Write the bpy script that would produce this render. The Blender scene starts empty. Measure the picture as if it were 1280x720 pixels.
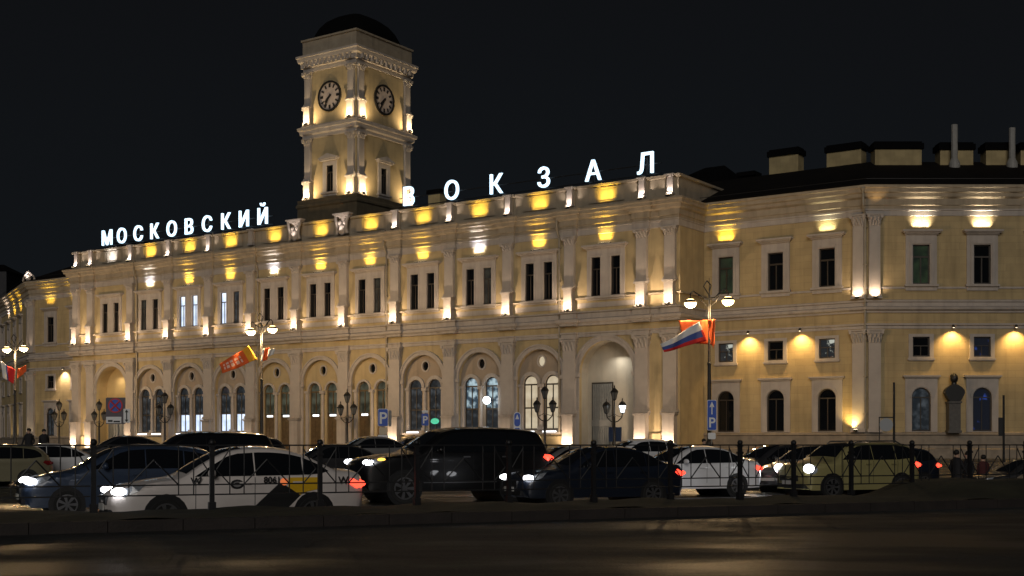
import bpy, bmesh, math, random
from mathutils import Vector, Matrix
from mathutils.geometry import delaunay_2d_cdt, tessellate_polygon
R = math.radians
random.seed(7)
C = bpy.context.scene.collection
sc = bpy.context.scene
F = 1620.0                      # focal length in pixels of the 1280 px wide photograph
CAMZ = 1.55
TH = math.atan(F / 2360)        # angle between the station front and the image plane

# ------------------------------------------------------------------ camera
cam = bpy.data.cameras.new('camera'); camo = bpy.data.objects.new('camera', cam); C.objects.link(camo)
camo.location = (0, 0, CAMZ); camo.rotation_euler = (R(90), 0, 0)
cam.sensor_width = 36; cam.lens = 36 * F / 1280; cam.shift_y = (555 - 360) / 1280
cam.clip_start = 0.1; cam.clip_end = 2000
sc.camera = camo
# ------------------------------------------------------------------ night sky
w = bpy.data.worlds.new('World'); sc.world = w; w.use_nodes = True
nt = w.node_tree; nt.nodes.clear()
out = nt.nodes.new('ShaderNodeOutputWorld'); bg = nt.nodes.new('ShaderNodeBackground')
tc = nt.nodes.new('ShaderNodeTexCoord'); sep = nt.nodes.new('ShaderNodeSeparateXYZ')
cr = nt.nodes.new('ShaderNodeValToRGB'); nz = nt.nodes.new('ShaderNodeTexNoise')
nz.inputs['Scale'].default_value = 2.2; nz.inputs['Detail'].default_value = 4
mx = nt.nodes.new('ShaderNodeMath'); mx.operation = 'MULTIPLY_ADD'; mx.inputs[1].default_value = 0.18
nt.links.new(tc.outputs['Generated'], sep.inputs[0]); nt.links.new(tc.outputs['Generated'], nz.inputs['Vector'])
nt.links.new(nz.outputs['Fac'], mx.inputs[0]); nt.links.new(sep.outputs['Z'], mx.inputs[2])
nt.links.new(mx.outputs[0], cr.inputs['Fac'])
cr.color_ramp.elements[0].position = 0.05; cr.color_ramp.elements[0].color = (0.0064, 0.0084, 0.0104, 1)
cr.color_ramp.elements[1].position = 0.45; cr.color_ramp.elements[1].color = (0.0048, 0.0052, 0.0062, 1)
nt.links.new(cr.outputs[0], bg.inputs[0]); bg.inputs[1].default_value = 1.0
nt.links.new(bg.outputs[0], out.inputs[0])
# ------------------------------------------------------------------ faint wide light of the lit city behind the camera
sun = bpy.data.lights.new('city_glow', 'SUN'); sun.energy = 0.72; sun.angle = R(28); sun.color = (1.0, 0.94, 0.86)
suno = bpy.data.objects.new('city_glow', sun); C.objects.link(suno)
suno.rotation_euler = (R(68), 0, R(-6))
sc.view_settings.view_transform = 'Standard'; sc.view_settings.look = 'None'
sc.view_settings.exposure = 0; sc.view_settings.gamma = 1
sc.render.engine = 'CYCLES'
sc.cycles.use_denoising = True; sc.cycles.use_light_tree = True
sc.cycles.max_bounces = 4; sc.cycles.diffuse_bounces = 2; sc.cycles.glossy_bounces = 2
sc.cycles.sample_clamp_indirect = 3

# ================================================================== materials
MATS = {}
def mat(name, col, rough=0.7, metal=0.0, emit=None, es=0.0, noise=0.0, nscale=3.0, bump=0.0, bscale=30, coat=0.0,
        dirt=None, dscale=0.6, brick=None, spec=None, streak=0.0):
    if name in MATS: return MATS[name]
    m = bpy.data.materials.new(name); m.use_nodes = True; MATS[name] = m
    nt = m.node_tree; b = nt.nodes['Principled BSDF']; L = nt.links.new; N = nt.nodes.new
    b.inputs['Roughness'].default_value = rough; b.inputs['Metallic'].default_value = metal
    b.inputs['Coat Weight'].default_value = coat
    if spec is not None: b.inputs['Specular IOR Level'].default_value = spec
    c4 = (*col, 1)
    b.inputs['Base Color'].default_value = c4
    tc = N('ShaderNodeTexCoord'); src = None
    bumpsrc = None
    def mixc(a, fac, bcol):
        mn = N('ShaderNodeMix'); mn.data_type = 'RGBA'
        if isinstance(a, tuple): mn.inputs[6].default_value = a
        else: L(a, mn.inputs[6])
        mn.inputs[7].default_value = bcol
        L(fac, mn.inputs[0]); return mn.outputs[2]
    cur = c4
    if noise > 0:
        n = N('ShaderNodeTexNoise'); n.inputs['Scale'].default_value = nscale; n.inputs['Detail'].default_value = 6
        L(tc.outputs['Object'], n.inputs['Vector'])
        mr = N('ShaderNodeMapRange'); mr.inputs[1].default_value = 0.35; mr.inputs[2].default_value = 0.7
        L(n.outputs['Fac'], mr.inputs[0])
        dk = tuple(x * (1 - noise) for x in col) + (1,)
        cur = mixc(cur, mr.outputs[0], dk)
    if streak > 0:   # rain streaks running down
        mp = N('ShaderNodeMapping'); mp.inputs['Scale'].default_value = (1.6, 1.6, 0.12)
        n = N('ShaderNodeTexNoise'); n.inputs['Scale'].default_value = 1.7; n.inputs['Detail'].default_value = 5
        L(tc.outputs['Object'], mp.inputs[0]); L(mp.outputs[0], n.inputs['Vector'])
        mr = N('ShaderNodeMapRange'); mr.inputs[1].default_value = 0.5; mr.inputs[2].default_value = 0.75; mr.inputs[4].default_value = streak
        L(n.outputs['Fac'], mr.inputs[0])
        cur = mixc(cur, mr.outputs[0], tuple(x * 0.45 for x in col) + (1,))
    if dirt:
        n = N('ShaderNodeTexNoise'); n.inputs['Scale'].default_value = dscale; n.inputs['Detail'].default_value = 8
        L(tc.outputs['Object'], n.inputs['Vector'])
        mr = N('ShaderNodeMapRange'); mr.inputs[1].default_value = 0.5; mr.inputs[2].default_value = 0.68
        L(n.outputs['Fac'], mr.inputs[0]); cur = mixc(cur, mr.outputs[0], (*dirt, 1))
    if brick:
        br = N('ShaderNodeTexBrick'); br.inputs['Scale'].default_value = 1.0
        br.inputs['Brick Width'].default_value = brick[0]; br.inputs['Row Height'].default_value = brick[1]
        br.inputs['Mortar Size'].default_value = 0.014; br.inputs['Mortar Smooth'].default_value = 0.3
        br.inputs['Color1'].default_value = (1, 1, 1, 1); br.inputs['Color2'].default_value = (.9, .9, .9, 1)
        br.inputs['Mortar'].default_value = (.80, .80, .80, 1)
        L(tc.outputs['UV'], br.inputs['Vector'])
        mm = N('ShaderNodeMix'); mm.data_type = 'RGBA'; mm.blend_type = 'MULTIPLY'; mm.inputs[0].default_value = 1
        if isinstance(cur, tuple): mm.inputs[6].default_value = cur
        else: L(cur, mm.inputs[6])
        L(br.outputs['Color'], mm.inputs[7]); cur = mm.outputs[2]
        bumpsrc = br.outputs['Color']
    if not isinstance(cur, tuple): L(cur, b.inputs['Base Color'])
    if bump > 0:
        n = N('ShaderNodeTexNoise'); n.inputs['Scale'].default_value = bscale; n.inputs['Detail'].default_value = 5
        L(tc.outputs['Object'], n.inputs['Vector'])
        bp = N('ShaderNodeBump'); bp.inputs['Strength'].default_value = bump; bp.inputs['Distance'].default_value = 0.02
        L(n.outputs['Fac'], bp.inputs['Height'])
        if bumpsrc:
            b2 = N('ShaderNodeBump'); b2.inputs['Strength'].default_value = 0.6; b2.inputs['Distance'].default_value = 0.02
            L(bumpsrc, b2.inputs['Height']); L(bp.outputs[0], b2.inputs['Normal']); L(b2.outputs[0], b.inputs['Normal'])
        else: L(bp.outputs[0], b.inputs['Normal'])
    if emit:
        b.inputs['Emission Color'].default_value = (*emit, 1); b.inputs['Emission Strength'].default_value = es
    return m

YEL = mat('ochre_stucco', (0.46, 0.355, 0.19), 0.85, noise=0.2, nscale=0.8, bump=0.25, streak=0.5, brick=(1.1, 0.42))
YELP = mat('ochre_plain', (0.46, 0.36, 0.2), 0.85, noise=0.2, nscale=1.2, bump=0.25, streak=0.4)
TRIM = mat('pale_stucco_trim', (0.43, 0.385, 0.35), 0.8, noise=0.15, nscale=1.5, bump=0.25, streak=0.45)
TRIMD = mat('weathered_cornice', (0.36, 0.30, 0.22), 0.85, noise=0.2, nscale=1.8, bump=0.3, streak=0.5)
PINK = mat('pink_grey_stucco', (0.36, 0.29, 0.22), 0.85, noise=0.15, nscale=1.0, bump=0.25, streak=0.5)
PLINTH = mat('granite_plinth', (0.27, 0.225, 0.175), 0.7, noise=0.25, nscale=2.5, bump=0.3, streak=0.4)
ROOF = mat('black_sheet_roof', (0.0025, 0.0025, 0.003), 0.9, spec=.1, metal=0.0, noise=0.3, nscale=2, bump=0.2, bscale=6)
ROOFR = mat('rusty_sheet_roof', (0.006, 0.0045, 0.004), 0.9, spec=.15, noise=0.5, nscale=1.2, bump=0.2, bscale=6)
CHIM = mat('chimney_render', (0.42, 0.33, 0.17), 0.9, noise=0.3, nscale=1.5, bump=0.4, streak=0.6)
FRAME = mat('dark_window_frame', (0.035, 0.028, 0.022), 0.5)
WFRAME = mat('brown_wood_door', (0.13, 0.085, 0.04), 0.55, noise=0.3, nscale=4, bump=0.2)
GDOOR = mat('grey_slatted_door', (0.20, 0.205, 0.20), 0.6, noise=0.2, nscale=3)
DARKM = mat('black_cast_iron', (0.012, 0.012, 0.013), 0.45, noise=0.3, nscale=8)
FENCEM = mat('black_fence_paint', (0.010, 0.010, 0.012), 0.5, noise=0.3, nscale=9)
STEEL = mat('galvanised_steel', (0.30, 0.29, 0.27), 0.45, metal=0.6, noise=0.3, nscale=5)
PIPEM = mat('painted_downpipe', (0.30, 0.26, 0.2), 0.5, metal=0.2, noise=0.2, nscale=3)
GLASS_D = mat('dark_night_glass', (0.006, 0.007, 0.009), 0.06, noise=0.3, nscale=0.8)
def litglass(name, ca, cb, strength, scale=1.2, lo=.38, hi=.62):
    if name in MATS: return MATS[name]
    m = mat(name, (0.02, 0.02, 0.02), 0.08)
    nt = m.node_tree; N = nt.nodes.new; L = nt.links.new; b = nt.nodes['Principled BSDF']
    tc = N('ShaderNodeTexCoord'); n = N('ShaderNodeTexNoise'); n.inputs['Scale'].default_value = scale; n.inputs['Detail'].default_value = 3
    cr = N('ShaderNodeValToRGB'); cr.color_ramp.elements[0].position = lo; cr.color_ramp.elements[1].position = hi
    cr.color_ramp.elements[0].color = (*ca, 1); cr.color_ramp.elements[1].color = (*cb, 1)
    L(tc.outputs['Object'], n.inputs['Vector']); L(n.outputs['Fac'], cr.inputs['Fac']); L(cr.outputs[0], b.inputs['Emission Color'])
    b.inputs['Emission Strength'].default_value = strength
    return m
GL_WARM = litglass('warm_lit_glass', (0.62, 0.50, 0.33), (0.80, 0.68, 0.48), 0.75)
GL_BLUE = litglass('cool_lit_glass', (0.04, 0.07, 0.10), (0.50, 0.66, 0.72), 0.8, 1.6, .45, .6)
GL_DIM = litglass('dim_blue_glass', (0.010, 0.014, 0.018), (0.055, 0.065, 0.075), 0.8, 2.2, .45, .7)
GL_OLIVE2 = litglass('faint_curtain_glass', (0.006, 0.006, 0.006), (0.03, 0.028, 0.02), 0.8, 2.0)
GL_WHITE = litglass('white_lit_glass', (0.45, 0.55, 0.72), (0.75, 0.82, 0.95), 1.5, 0.8)
GL_OLIVE = litglass('dim_olive_glass', (0.02, 0.02, 0.012), (0.075, 0.08, 0.055), 0.8)
GL_SMALL = litglass('small_window_glass', (0.012, 0.016, 0.02), (0.5, 0.52, 0.45), 0.9, 2.6, .5, .6)
GL_GREEN = litglass('greenish_room_glass', (0.004, 0.008, 0.005), (0.012, 0.022, 0.010), 1.0, 1.5)
GL_DISP = litglass('blue_display_glass', (0.004, 0.006, 0.012), (0.03, 0.07, 0.35), .8, 2.0, .6, .75)
LED = mat('sill_led', (0.8, 0.8, 0.8), 0.5, emit=(0.85, 0.93, 1.0), es=2.2)
LAMPG = mat('sodium_lamp_glass', (0.9, 0.8, 0.6), 0.4, emit=(1.0, 0.66, 0.28), es=9)
LENSW = mat('floodlight_lens_warm', (0.9, 0.8, 0.6), 0.4, emit=(1.0, 0.80, 0.5), es=7)
LETTER = mat('letter_face_light', (0.9, 0.95, 1.0), 0.4, emit=(0.55, 0.80, 1.0), es=2.0)
ASPH = mat('wet_asphalt', (0.032, 0.031, 0.028), 0.42, noise=0.45, nscale=0.7, bump=0.5, bscale=60)
ASPHW = mat('near_wet_asphalt', (0.026, 0.027, 0.026), 0.58, noise=0.4, nscale=0.5, bump=0.6, bscale=25)
SOIL = mat('muddy_verge', (0.036, 0.033, 0.017), 0.95, noise=0.5, nscale=1.6, bump=1.0, bscale=9)
KERB = mat('granite_kerb', (0.024, 0.018, 0.016), 0.75, noise=0.4, nscale=4, bump=0.4)
def wet(m, lo, hi, scale, grain):
    nt = m.node_tree; N = nt.nodes.new; L = nt.links.new; b = nt.nodes['Principled BSDF']; tc = N('ShaderNodeTexCoord')
    n = N('ShaderNodeTexNoise'); n.inputs['Scale'].default_value = scale; n.inputs['Detail'].default_value = 7
    mp = N('ShaderNodeMapping'); mp.inputs['Rotation'].default_value = (0, 0, R(-25)); mp.inputs['Scale'].default_value = (.5, 1.1, 1)
    L(tc.outputs['Object'], mp.inputs[0]); L(mp.outputs[0], n.inputs['Vector'])
    mr = N('ShaderNodeMapRange'); mr.inputs[1].default_value = .42; mr.inputs[2].default_value = .62; mr.inputs[3].default_value = lo; mr.inputs[4].default_value = hi
    L(n.outputs['Fac'], mr.inputs[0]); L(mr.outputs[0], b.inputs['Roughness'])
    # cracks and stone chips darken and lighten the base colour
    v = N('ShaderNodeTexVoronoi'); v.feature = 'DISTANCE_TO_EDGE'; v.inputs['Scale'].default_value = .55
    n2 = N('ShaderNodeTexNoise'); n2.inputs['Scale'].default_value = 2; mxv = N('ShaderNodeMix'); mxv.data_type = 'VECTOR'; mxv.inputs[0].default_value = .25
    L(tc.outputs['Object'], n2.inputs['Vector']); L(tc.outputs['Object'], mxv.inputs[4]); L(n2.outputs['Color'], mxv.inputs[5]); L(mxv.outputs[1], v.inputs['Vector'])
    m1 = N('ShaderNodeMapRange'); m1.inputs[1].default_value = .004; m1.inputs[2].default_value = .016; m1.inputs[3].default_value = .35
    L(v.outputs['Distance'], m1.inputs[0])
    n3 = N('ShaderNodeTexNoise'); n3.inputs['Scale'].default_value = grain; n3.inputs['Detail'].default_value = 3; L(tc.outputs['Object'], n3.inputs['Vector'])
    m2 = N('ShaderNodeMapRange'); m2.inputs[1].default_value = .35; m2.inputs[2].default_value = .7; m2.inputs[3].default_value = .45; m2.inputs[4].default_value = 1.9
    L(n3.outputs['Fac'], m2.inputs[0]); mm = N('ShaderNodeMath'); mm.operation = 'MULTIPLY'; L(m1.outputs[0], mm.inputs[0]); L(m2.outputs[0], mm.inputs[1])
    src = b.inputs['Base Color'].links[0].from_socket; vm = N('ShaderNodeVectorMath'); vm.operation = 'SCALE'; L(src, vm.inputs[0]); L(mm.outputs[0], vm.inputs['Scale']); L(vm.outputs[0], b.inputs['Base Color'])
wet(ASPHW, .42, .8, .45, 22); wet(ASPH, .25, .6, .5, 16)
PAVE = mat('paving_slabs', (0.13, 0.115, 0.095), 0.7, noise=0.3, nscale=1.2, bump=0.3)
PAINT = mat('road_paint', (0.5, 0.5, 0.46), 0.6, noise=0.4, nscale=4)

# ================================================================== mesh helpers
class MB:
    def __init__(s): s.v = []; s.f = []; s.mi = []; s.m = 0; s.uv = None
    def add(s, vs, fs):
        b = len(s.v); s.v += [tuple(p) for p in vs]
        for f in fs: s.f.append([b + i for i in f]); s.mi.append(s.m)
        return s
    def box(s, x0, x1, y0, y1, z0, z1):
        return s.add([(x0,y0,z0),(x1,y0,z0),(x1,y1,z0),(x0,y1,z0),(x0,y0,z1),(x1,y0,z1),(x1,y1,z1),(x0,y1,z1)],
                     [(0,3,2,1),(4,5,6,7),(0,1,5,4),(1,2,6,5),(2,3,7,6),(3,0,4,7)])
    def cyl(s, p0, p1, r0, r1=None, n=12, cap=True):
        r1 = r0 if r1 is None else r1
        p0 = Vector(p0); p1 = Vector(p1); d = (p1 - p0).normalized()
        a = d.orthogonal().normalized(); b = d.cross(a)
        vs = []
        for p, r in ((p0, r0), (p1, r1)):
            for i in range(n):
                t = 2*math.pi*i/n; vs.append(p + r*(a*math.cos(t) + b*math.sin(t)))
        fs = [(i, (i+1) % n, n+(i+1) % n, n+i) for i in range(n)]
        if cap: fs += [tuple(range(n-1, -1, -1)), tuple(range(n, 2*n))]
        return s.add(vs, fs)
    def tube(s, pts, r, n=8):
        for a, b in zip(pts[:-1], pts[1:]): s.cyl(a, b, r, n=n)
        return s
    def lathe(s, prof, cx=0, cy=0, cz=0, n=16):   # prof: (r, z) from bottom up
        vs = []; fs = []
        for r, z in prof:
            for i in range(n):
                t = 2*math.pi*i/n; vs.append((cx + r*math.cos(t), cy + r*math.sin(t), cz + z))
        for k in range(len(prof)-1):
            for i in range(n):
                fs.append((k*n+i, k*n+(i+1) % n, (k+1)*n+(i+1) % n, (k+1)*n+i))
        fs.append(tuple(range(n-1, -1, -1))); fs.append(tuple(range((len(prof)-1)*n, len(prof)*n)))
        return s.add(vs, fs)
    def ball(s, c, r, sx=1, sy=1, sz=1, n=10):
        prof = [(max(1e-3, math.sin(math.pi*k/n))*r, -math.cos(math.pi*k/n)*r) for k in range(n+1)]
        b = len(s.v); s.lathe(prof, 0, 0, 0, n=n+4)
        for i in range(b, len(s.v)):
            x, y, z = s.v[i]; s.v[i] = (c[0]+x*sx, c[1]+y*sy, c[2]+z*sz)
        return s
    def prism_y(s, poly, y0, y1):    # poly of (x, z), counter-clockwise seen from -y
        n = len(poly)
        tri = tessellate_polygon([[Vector((p[0], p[1], 0)) for p in poly]])
        vs = [(x, y0, z) for x, z in poly] + [(x, y1, z) for x, z in poly]
        fs = [(i, (i+1) % n, n+(i+1) % n, n+i) for i in range(n)]
        fs += [tuple(t) for t in tri] + [tuple(n+i for i in reversed(t)) for t in tri]
        return s.add(vs, fs)
    def rot(s, start, ang, o=(0, 0)):
        c, q = math.cos(ang), math.sin(ang)
        for i in range(start, len(s.v)):
            x, y, z = s.v[i]; x -= o[0]; y -= o[1]
            s.v[i] = (o[0]+c*x-q*y, o[1]+q*x+c*y, z)
        return s
    def mesh(s, name, mats, smooth=False, uvxz=False):
        me = bpy.data.meshes.new(name); me.from_pydata(s.v, [], s.f)
        for m in (mats if isinstance(mats, (list, tuple)) else [mats]): me.materials.append(m)
        for p, mi in zip(me.polygons, s.mi): p.material_index = mi; p.use_smooth = smooth
        if uvxz:
            uv = me.uv_layers.new(name='UVMap')
            for l in me.loops:
                co = me.vertices[l.vertex_index].co; uv.data[l.index].uv = (co.x + co.y, co.z)
        bm = bmesh.new(); bm.from_mesh(me)
        bmesh.ops.recalc_face_normals(bm, faces=bm.faces) if not uvxz else None
        bm.to_mesh(me); bm.free()
        me.validate(); me.update()
        if smooth: me.set_sharp_from_angle(angle=R(40))
        return me

def link(name, me, parent=None, loc=(0,0,0), rz=0.0):
    o = bpy.data.objects.new(name, me); C.objects.link(o)
    if parent: o.parent = parent
    o.location = loc; o.rotation_euler = (0, 0, rz)
    return o
def tag(o, label=None, cat=None, group=None, kind=None):
    if label: o['label'] = label
    if cat: o['category'] = cat
    if group: o['group'] = group
    if kind: o['kind'] = kind
    return o
def thing(name, label, cat, loc=(0,0,0), rz=0.0, group=None):
    o = bpy.data.objects.new(name, None); C.objects.link(o); o.empty_display_size = 0.3
    o.location = loc; o.rotation_euler = (0, 0, rz)
    return tag(o, label, cat, group)
def copy_tree(o, parent=None):
    c = o.copy(); C.objects.link(c)
    if parent: c.parent = parent
    for ch in list(o.children): copy_tree(ch, c)
    return c

def sweep(path, prof, closed=False):
    """mitred sweep; path in plan (x,y) walked with the outside on its RIGHT; prof (out,z) list"""
    m = MB(); n = len(path); P = [Vector(p) for p in path]; rows = []
    for i in range(n):
        if closed or 0 < i < n-1:
            a = (P[i] - P[i-1]).normalized(); b = (P[(i+1) % n] - P[i]).normalized()
        elif i == 0: a = b = (P[1] - P[0]).normalized()
        else: a = b = (P[i] - P[i-1]).normalized()
        na = Vector((a.y, -a.x)); nb = Vector((b.y, -b.x))
        d = na + nb; d = d / max(0.2, d.dot(na)) if d.length > 1e-6 else na
        rows.append([(P[i].x + d.x*o, P[i].y + d.y*o, z) for o, z in prof])
    k = len(prof); vs = [v for r in rows for v in r]; fs = []
    for i in range(n if closed else n-1):
        j = (i+1) % n
        for q in range(k-1):
            fs.append((i*k+q, j*k+q, j*k+q+1, i*k+q+1))
    if not closed:
        for base, rev in ((0, False), ((n-1)*k, True)):
            t = tessellate_polygon([[Vector((p[0], p[1], 0)) for p in prof]])
            fs += [tuple(base+i for i in (reversed(x) if rev else x)) for x in t]
    return m.add(vs, fs)

def arch_pts(u0, u1, z0, zs, n=16, rise=None):
    r = (u1-u0)/2; c = (u0+u1)/2; rise = rise or r
    pts = [(u0, z0), (u1, z0)]
    for i in range(n+1):
        t = math.pi*i/n; pts.append((c + r*math.cos(t), zs + rise*math.sin(t)))
    return pts
def circ_pts(c, z, r, rz=None, n=14):
    rz = rz or r
    return [(c + r*math.cos(2*math.pi*i/n), z + rz*math.sin(2*math.pi*i/n)) for i in range(n)]
def rect(u0, u1, z0, z1): return [(u0,z0),(u1,z0),(u1,z1),(u0,z1)]
def sheet(outer, holes, v=0.0, reveal=0.25, mb=None):
    """wall sheet in the plane y=v with openings whose reveals run inward (+y)"""
    m = mb or MB()
    loops = [outer] + holes
    tri = tessellate_polygon([[Vector((p[0], p[1], 0)) for p in l] for l in loops])
    vs = [(x, v, z) for l in loops for x, z in l]
    fs = []
    for t in tri:
        a, b, c = [Vector((vs[i][0], vs[i][2])) for i in t]
        ar = (b-a).cross(c-a) if hasattr(a, 'cross') else 0
        fs.append(tuple(t) if ar > 0 else tuple(reversed(t)))
    m.add(vs, fs)
    for h in holes:
        n = len(h)
        m.add([(x, v, z) for x, z in h] + [(x, v+reveal, z) for x, z in h],
              [(i, (i+1) % n, n+(i+1) % n, n+i) for i in range(n)])
    return m
def ring(pts_in, pts_out, y0, y1, mb=None):
    """raised moulding between two open outlines of equal length"""
    m = mb or MB(); n = len(pts_in)
    vs = [(x,y0,z) for x,z in pts_in] + [(x,y0,z) for x,z in pts_out] + [(x,y1,z) for x,z in pts_in] + [(x,y1,z) for x,z in pts_out]
    fs = []
    for i in range(n-1):
        fs += [(i,i+1,n+i+1,n+i), (n+i,n+i+1,3*n+i+1,3*n+i), (2*n+i,2*n+i+1,i+1,i)]
    fs += [(0,n,3*n,2*n), (n-1,2*n-1,4*n-1,3*n-1)]
    return m.add(vs, fs)
def arc(c, zs, r, n=18, a0=0, a1=math.pi):
    return [(c + r*math.cos(a0+(a1-a0)*i/n), zs + r*math.sin(a0+(a1-a0)*i/n)) for i in range(n+1)]
def pane(poly, v):
    m = MB(); tri = tessellate_polygon([[Vector((p[0], p[1], 0)) for p in poly]])
    return m.add([(x, v, z) for x, z in poly], [tuple(t) for t in tri])

class Face:
    """a facade plane: x runs right along the wall, y inward, z up"""
    def __init__(s, root, ox, oy, ang): s.root = root; s.ox = ox; s.oy = oy; s.a = ang
    def put(s, name, me, u=0, v=0, z=0, parent=None):
        if parent is not None: return link(name, me, parent)
        c, q = math.cos(s.a), math.sin(s.a)
        return link(name, me, s.root, (s.ox + c*u - q*v, s.oy + q*u + c*v, z), s.a)
    def light(s, kind, u, v, z, energy, color, rx, size=0.05, spot=None, blend=0.5, sx=None, spread=None, yaw=0):
        l = bpy.data.lights.new('lamp_light', kind); l.energy = energy; l.color = color
        if kind == 'SPOT': l.spot_size = R(spot); l.spot_blend = blend; l.shadow_soft_size = size
        if kind == 'POINT': l.shadow_soft_size = size
        if kind == 'AREA':
            l.shape = 'RECTANGLE'; l.size = sx; l.size_y = size
            if spread: l.spread = R(spread)
        o = bpy.data.objects.new('lamp_light', l); C.objects.link(o); o.parent = s.root
        c, q = math.cos(s.a), math.sin(s.a)
        o.location = (s.ox + c*u - q*v, s.oy + q*u + c*v, z)
        o.rotation_mode = 'XYZ'; o.rotation_euler = (R(rx), 0, s.a + yaw)
        return o
WARM = (1.0, 0.74, 0.50); PWHITE = (1.0, 0.84, 0.74); YLW = (1.0, 0.63, 0.07); COLD = (0.92, 0.92, 1.0)

# ---- shared architectural meshes
def pilaster(w, d, z0, z1):
    m = MB(); m.box(-w/2, w/2, -d, 0.0, z0+0.22, z1)
    m.box(-w/2-0.06, w/2+0.06, -d-0.06, 0.0, z0+0.1, z0+0.22); m.box(-w/2-0.1, w/2+0.1, -d-0.1, 0.0, z0, z0+0.1)
    return m
def capital(w, d, z0, z1):
    m = MB(); h = z1 - z0
    # bell
    n = 6
    for k in range(n):
        t0, t1 = k/n, (k+1)/n
        e0 = 0.14*(t0**2)*1.0; e1 = 0.14*(t1**2)
        m.box(-w/2-e1*0.8, w/2+e1*0.8, -d-e1*0.8, 0, z0+h*0.86*t0, z0+h*0.86*t1 - 0.001)
    # leaves, two rows
    for row, (zz, hh, out) in enumerate(((0.0, 0.42, 0.05), (0.3, 0.42, 0.08))):
        cnt = 4 if row == 0 else 3
        for i in range(cnt):
            cx = -w/2 + w*(i+0.5)/cnt; lw = w/cnt*0.38
            za, zb = z0+h*zz+0.02, z0+h*(zz+hh)
            m.add([(cx-lw,-d-0.01,za),(cx+lw,-d-0.01,za),(cx+lw*.9,-d-out-.04,zb-.08),(cx,-d-out-.12,zb),(cx-lw*.9,-d-out-.04,zb-.08),
                   (cx,-d-out-0.02,za)], [(0,5,3,4),(5,1,2,3),(0,1,5)])
        for sgn in (-1, 1):
            m.add([(sgn*(w/2+.01),-d*.8,z0+h*zz+.02),(sgn*(w/2+.01),-d*.2,z0+h*zz+.02),(sgn*(w/2+.1+out),-d*.3,z0+h*(zz+hh)),(sgn*(w/2+.1+out),-d*.7,z0+h*(zz+hh))],[(0,1,2,3)])
    # volutes and abacus
    for sgn in (-1, 1):
        m.cyl((sgn*(w/2+0.05), -d-0.16, z0+h*0.78), (sgn*(w/2+0.05), -d+0.05, z0+h*0.78), 0.1, n=10)
    m.box(-w/2-0.17, w/2+0.17, -d-0.17, 0.0, z1-h*0.12, z1)
    return m
def pedestal(w, d, z0, z1):
    m = MB()
    m.box(-w/2-0.07, w/2+0.07, -d-0.07, 0, z0, z0+0.12)
    m.box(-w/2, w/2, -d, 0, z0+0.12, z1-0.16)
    m.box(-w/2-0.04, w/2+0.04, -d-0.04, 0, z1-0.16, z1-0.09)
    m.box(-w/2-0.1, w/2+0.1, -d-0.1, 0, z1-0.09, z1)
    return m
def flood(z):
    m = MB(); m.box(-.11, .11, -.09, .09, z+.04, z+.14); m.box(-.02,.02,-.02,.02,z,z+.04)
    m.m = 1; m.box(-.09, .09, -.07, .07, z+.141, z+.15); return m

def downpipe(z0, z1, kink=True):
    m = MB(); pts = [(0, -0.12, z0), (0, -0.12, z1-1.3)]
    if kink: pts += [(0, -0.45, z1-0.7), (0, -0.45, z1)]
    m.tube(pts, 0.075)
    z = z0+1
    while z < z1-1.5: m.box(-.11,.11,-.2,0,z,z+.05); z += 2.2
    m.lathe([(.08,0),(.17,.25),(.17,.32)], 0, pts[-1][1], pts[-1][2])
    return m

# ================================================================== ground
def sm(t): t = max(0, min(1, t)); return t*t*(3-2*t)
def GZ(x, y):
    z = 0.7*sm((y-44)/24) - 0.38*sm((x-11)/6)*sm((y-36)/5)*(1-sm((y-60)/10))
    return z
def grid_mesh(name, xs, ys, zf, m):
    mb = MB(); vs = [(x, y, zf(x, y)) for y in ys for x in xs]; n = len(xs)
    mb.add(vs, [(j*n+i, j*n+i+1, (j+1)*n+i+1, (j+1)*n+i) for j in range(len(ys)-1) for i in range(n-1)])
    return mb.mesh(name, m, smooth=True)
xs = [-900,-300,-120] + [i*3 for i in range(-30, 31)] + [120, 300, 900]
ys = [-60,-20,0,10,20] + [26+i*2 for i in range(0, 30)] + [90,110,150,300,900]
tag(link('ground', grid_mesh('ground', xs, ys, lambda x, y: GZ(x, y) if y < 89 else 0.7 if abs(x) < 500 else 0.7, ASPH)), kind='structure')
# direction of the street: away to the right
PH = R(25); SD = Vector((math.cos(PH), math.sin(PH))); SN = Vector((-math.sin(PH), math.cos(PH)))
FP = Vector((-4.8, 20.8))      # fence line passes here
def st(a, b): p = FP + SD*a + SN*b; return p.x, p.y
def hstrip(name, a0, a1, b0, b1, zf, m, na=60, nb=8):
    mb = MB(); vs = []
    for j in range(nb+1):
        for i in range(na+1):
            a = a0+(a1-a0)*i/na; b = b0+(b1-b0)*j/nb; x, y = st(a, b); vs.append((x, y, zf(a, b)))
    n = na+1
    mb.add(vs, [(j*n+i, j*n+i+1, (j+1)*n+i+1, (j+1)*n+i) for j in range(nb) for i in range(na)])
    return mb.mesh(name, m, smooth=True)
def VZ(a, b):   # top of the raised verge
    z = 0.5 + 0.30*sm((a-13.2)/1.6)*sm((b+2.2)/1.2)
    z += 0.02*math.sin(a*1.7+b) + 0.015*math.sin(a*4.1-b*3)
    if b > 0.45: z -= (b-0.45)*1.0
    return z
NR = 0.36
tag(link('near_road', hstrip('near_road', -40, 60, -40, -2.78, lambda a, b: NR, ASPHW, 60, 30)), kind='structure')
tag(link('verge', hstrip('verge', -40, 60, -2.55, 1.3, lambda a, b: VZ(a, b) if b < 1.25 else -0.2, SOIL, 300, 22)), kind='structure')
kb = MB()
x = -40
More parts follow.
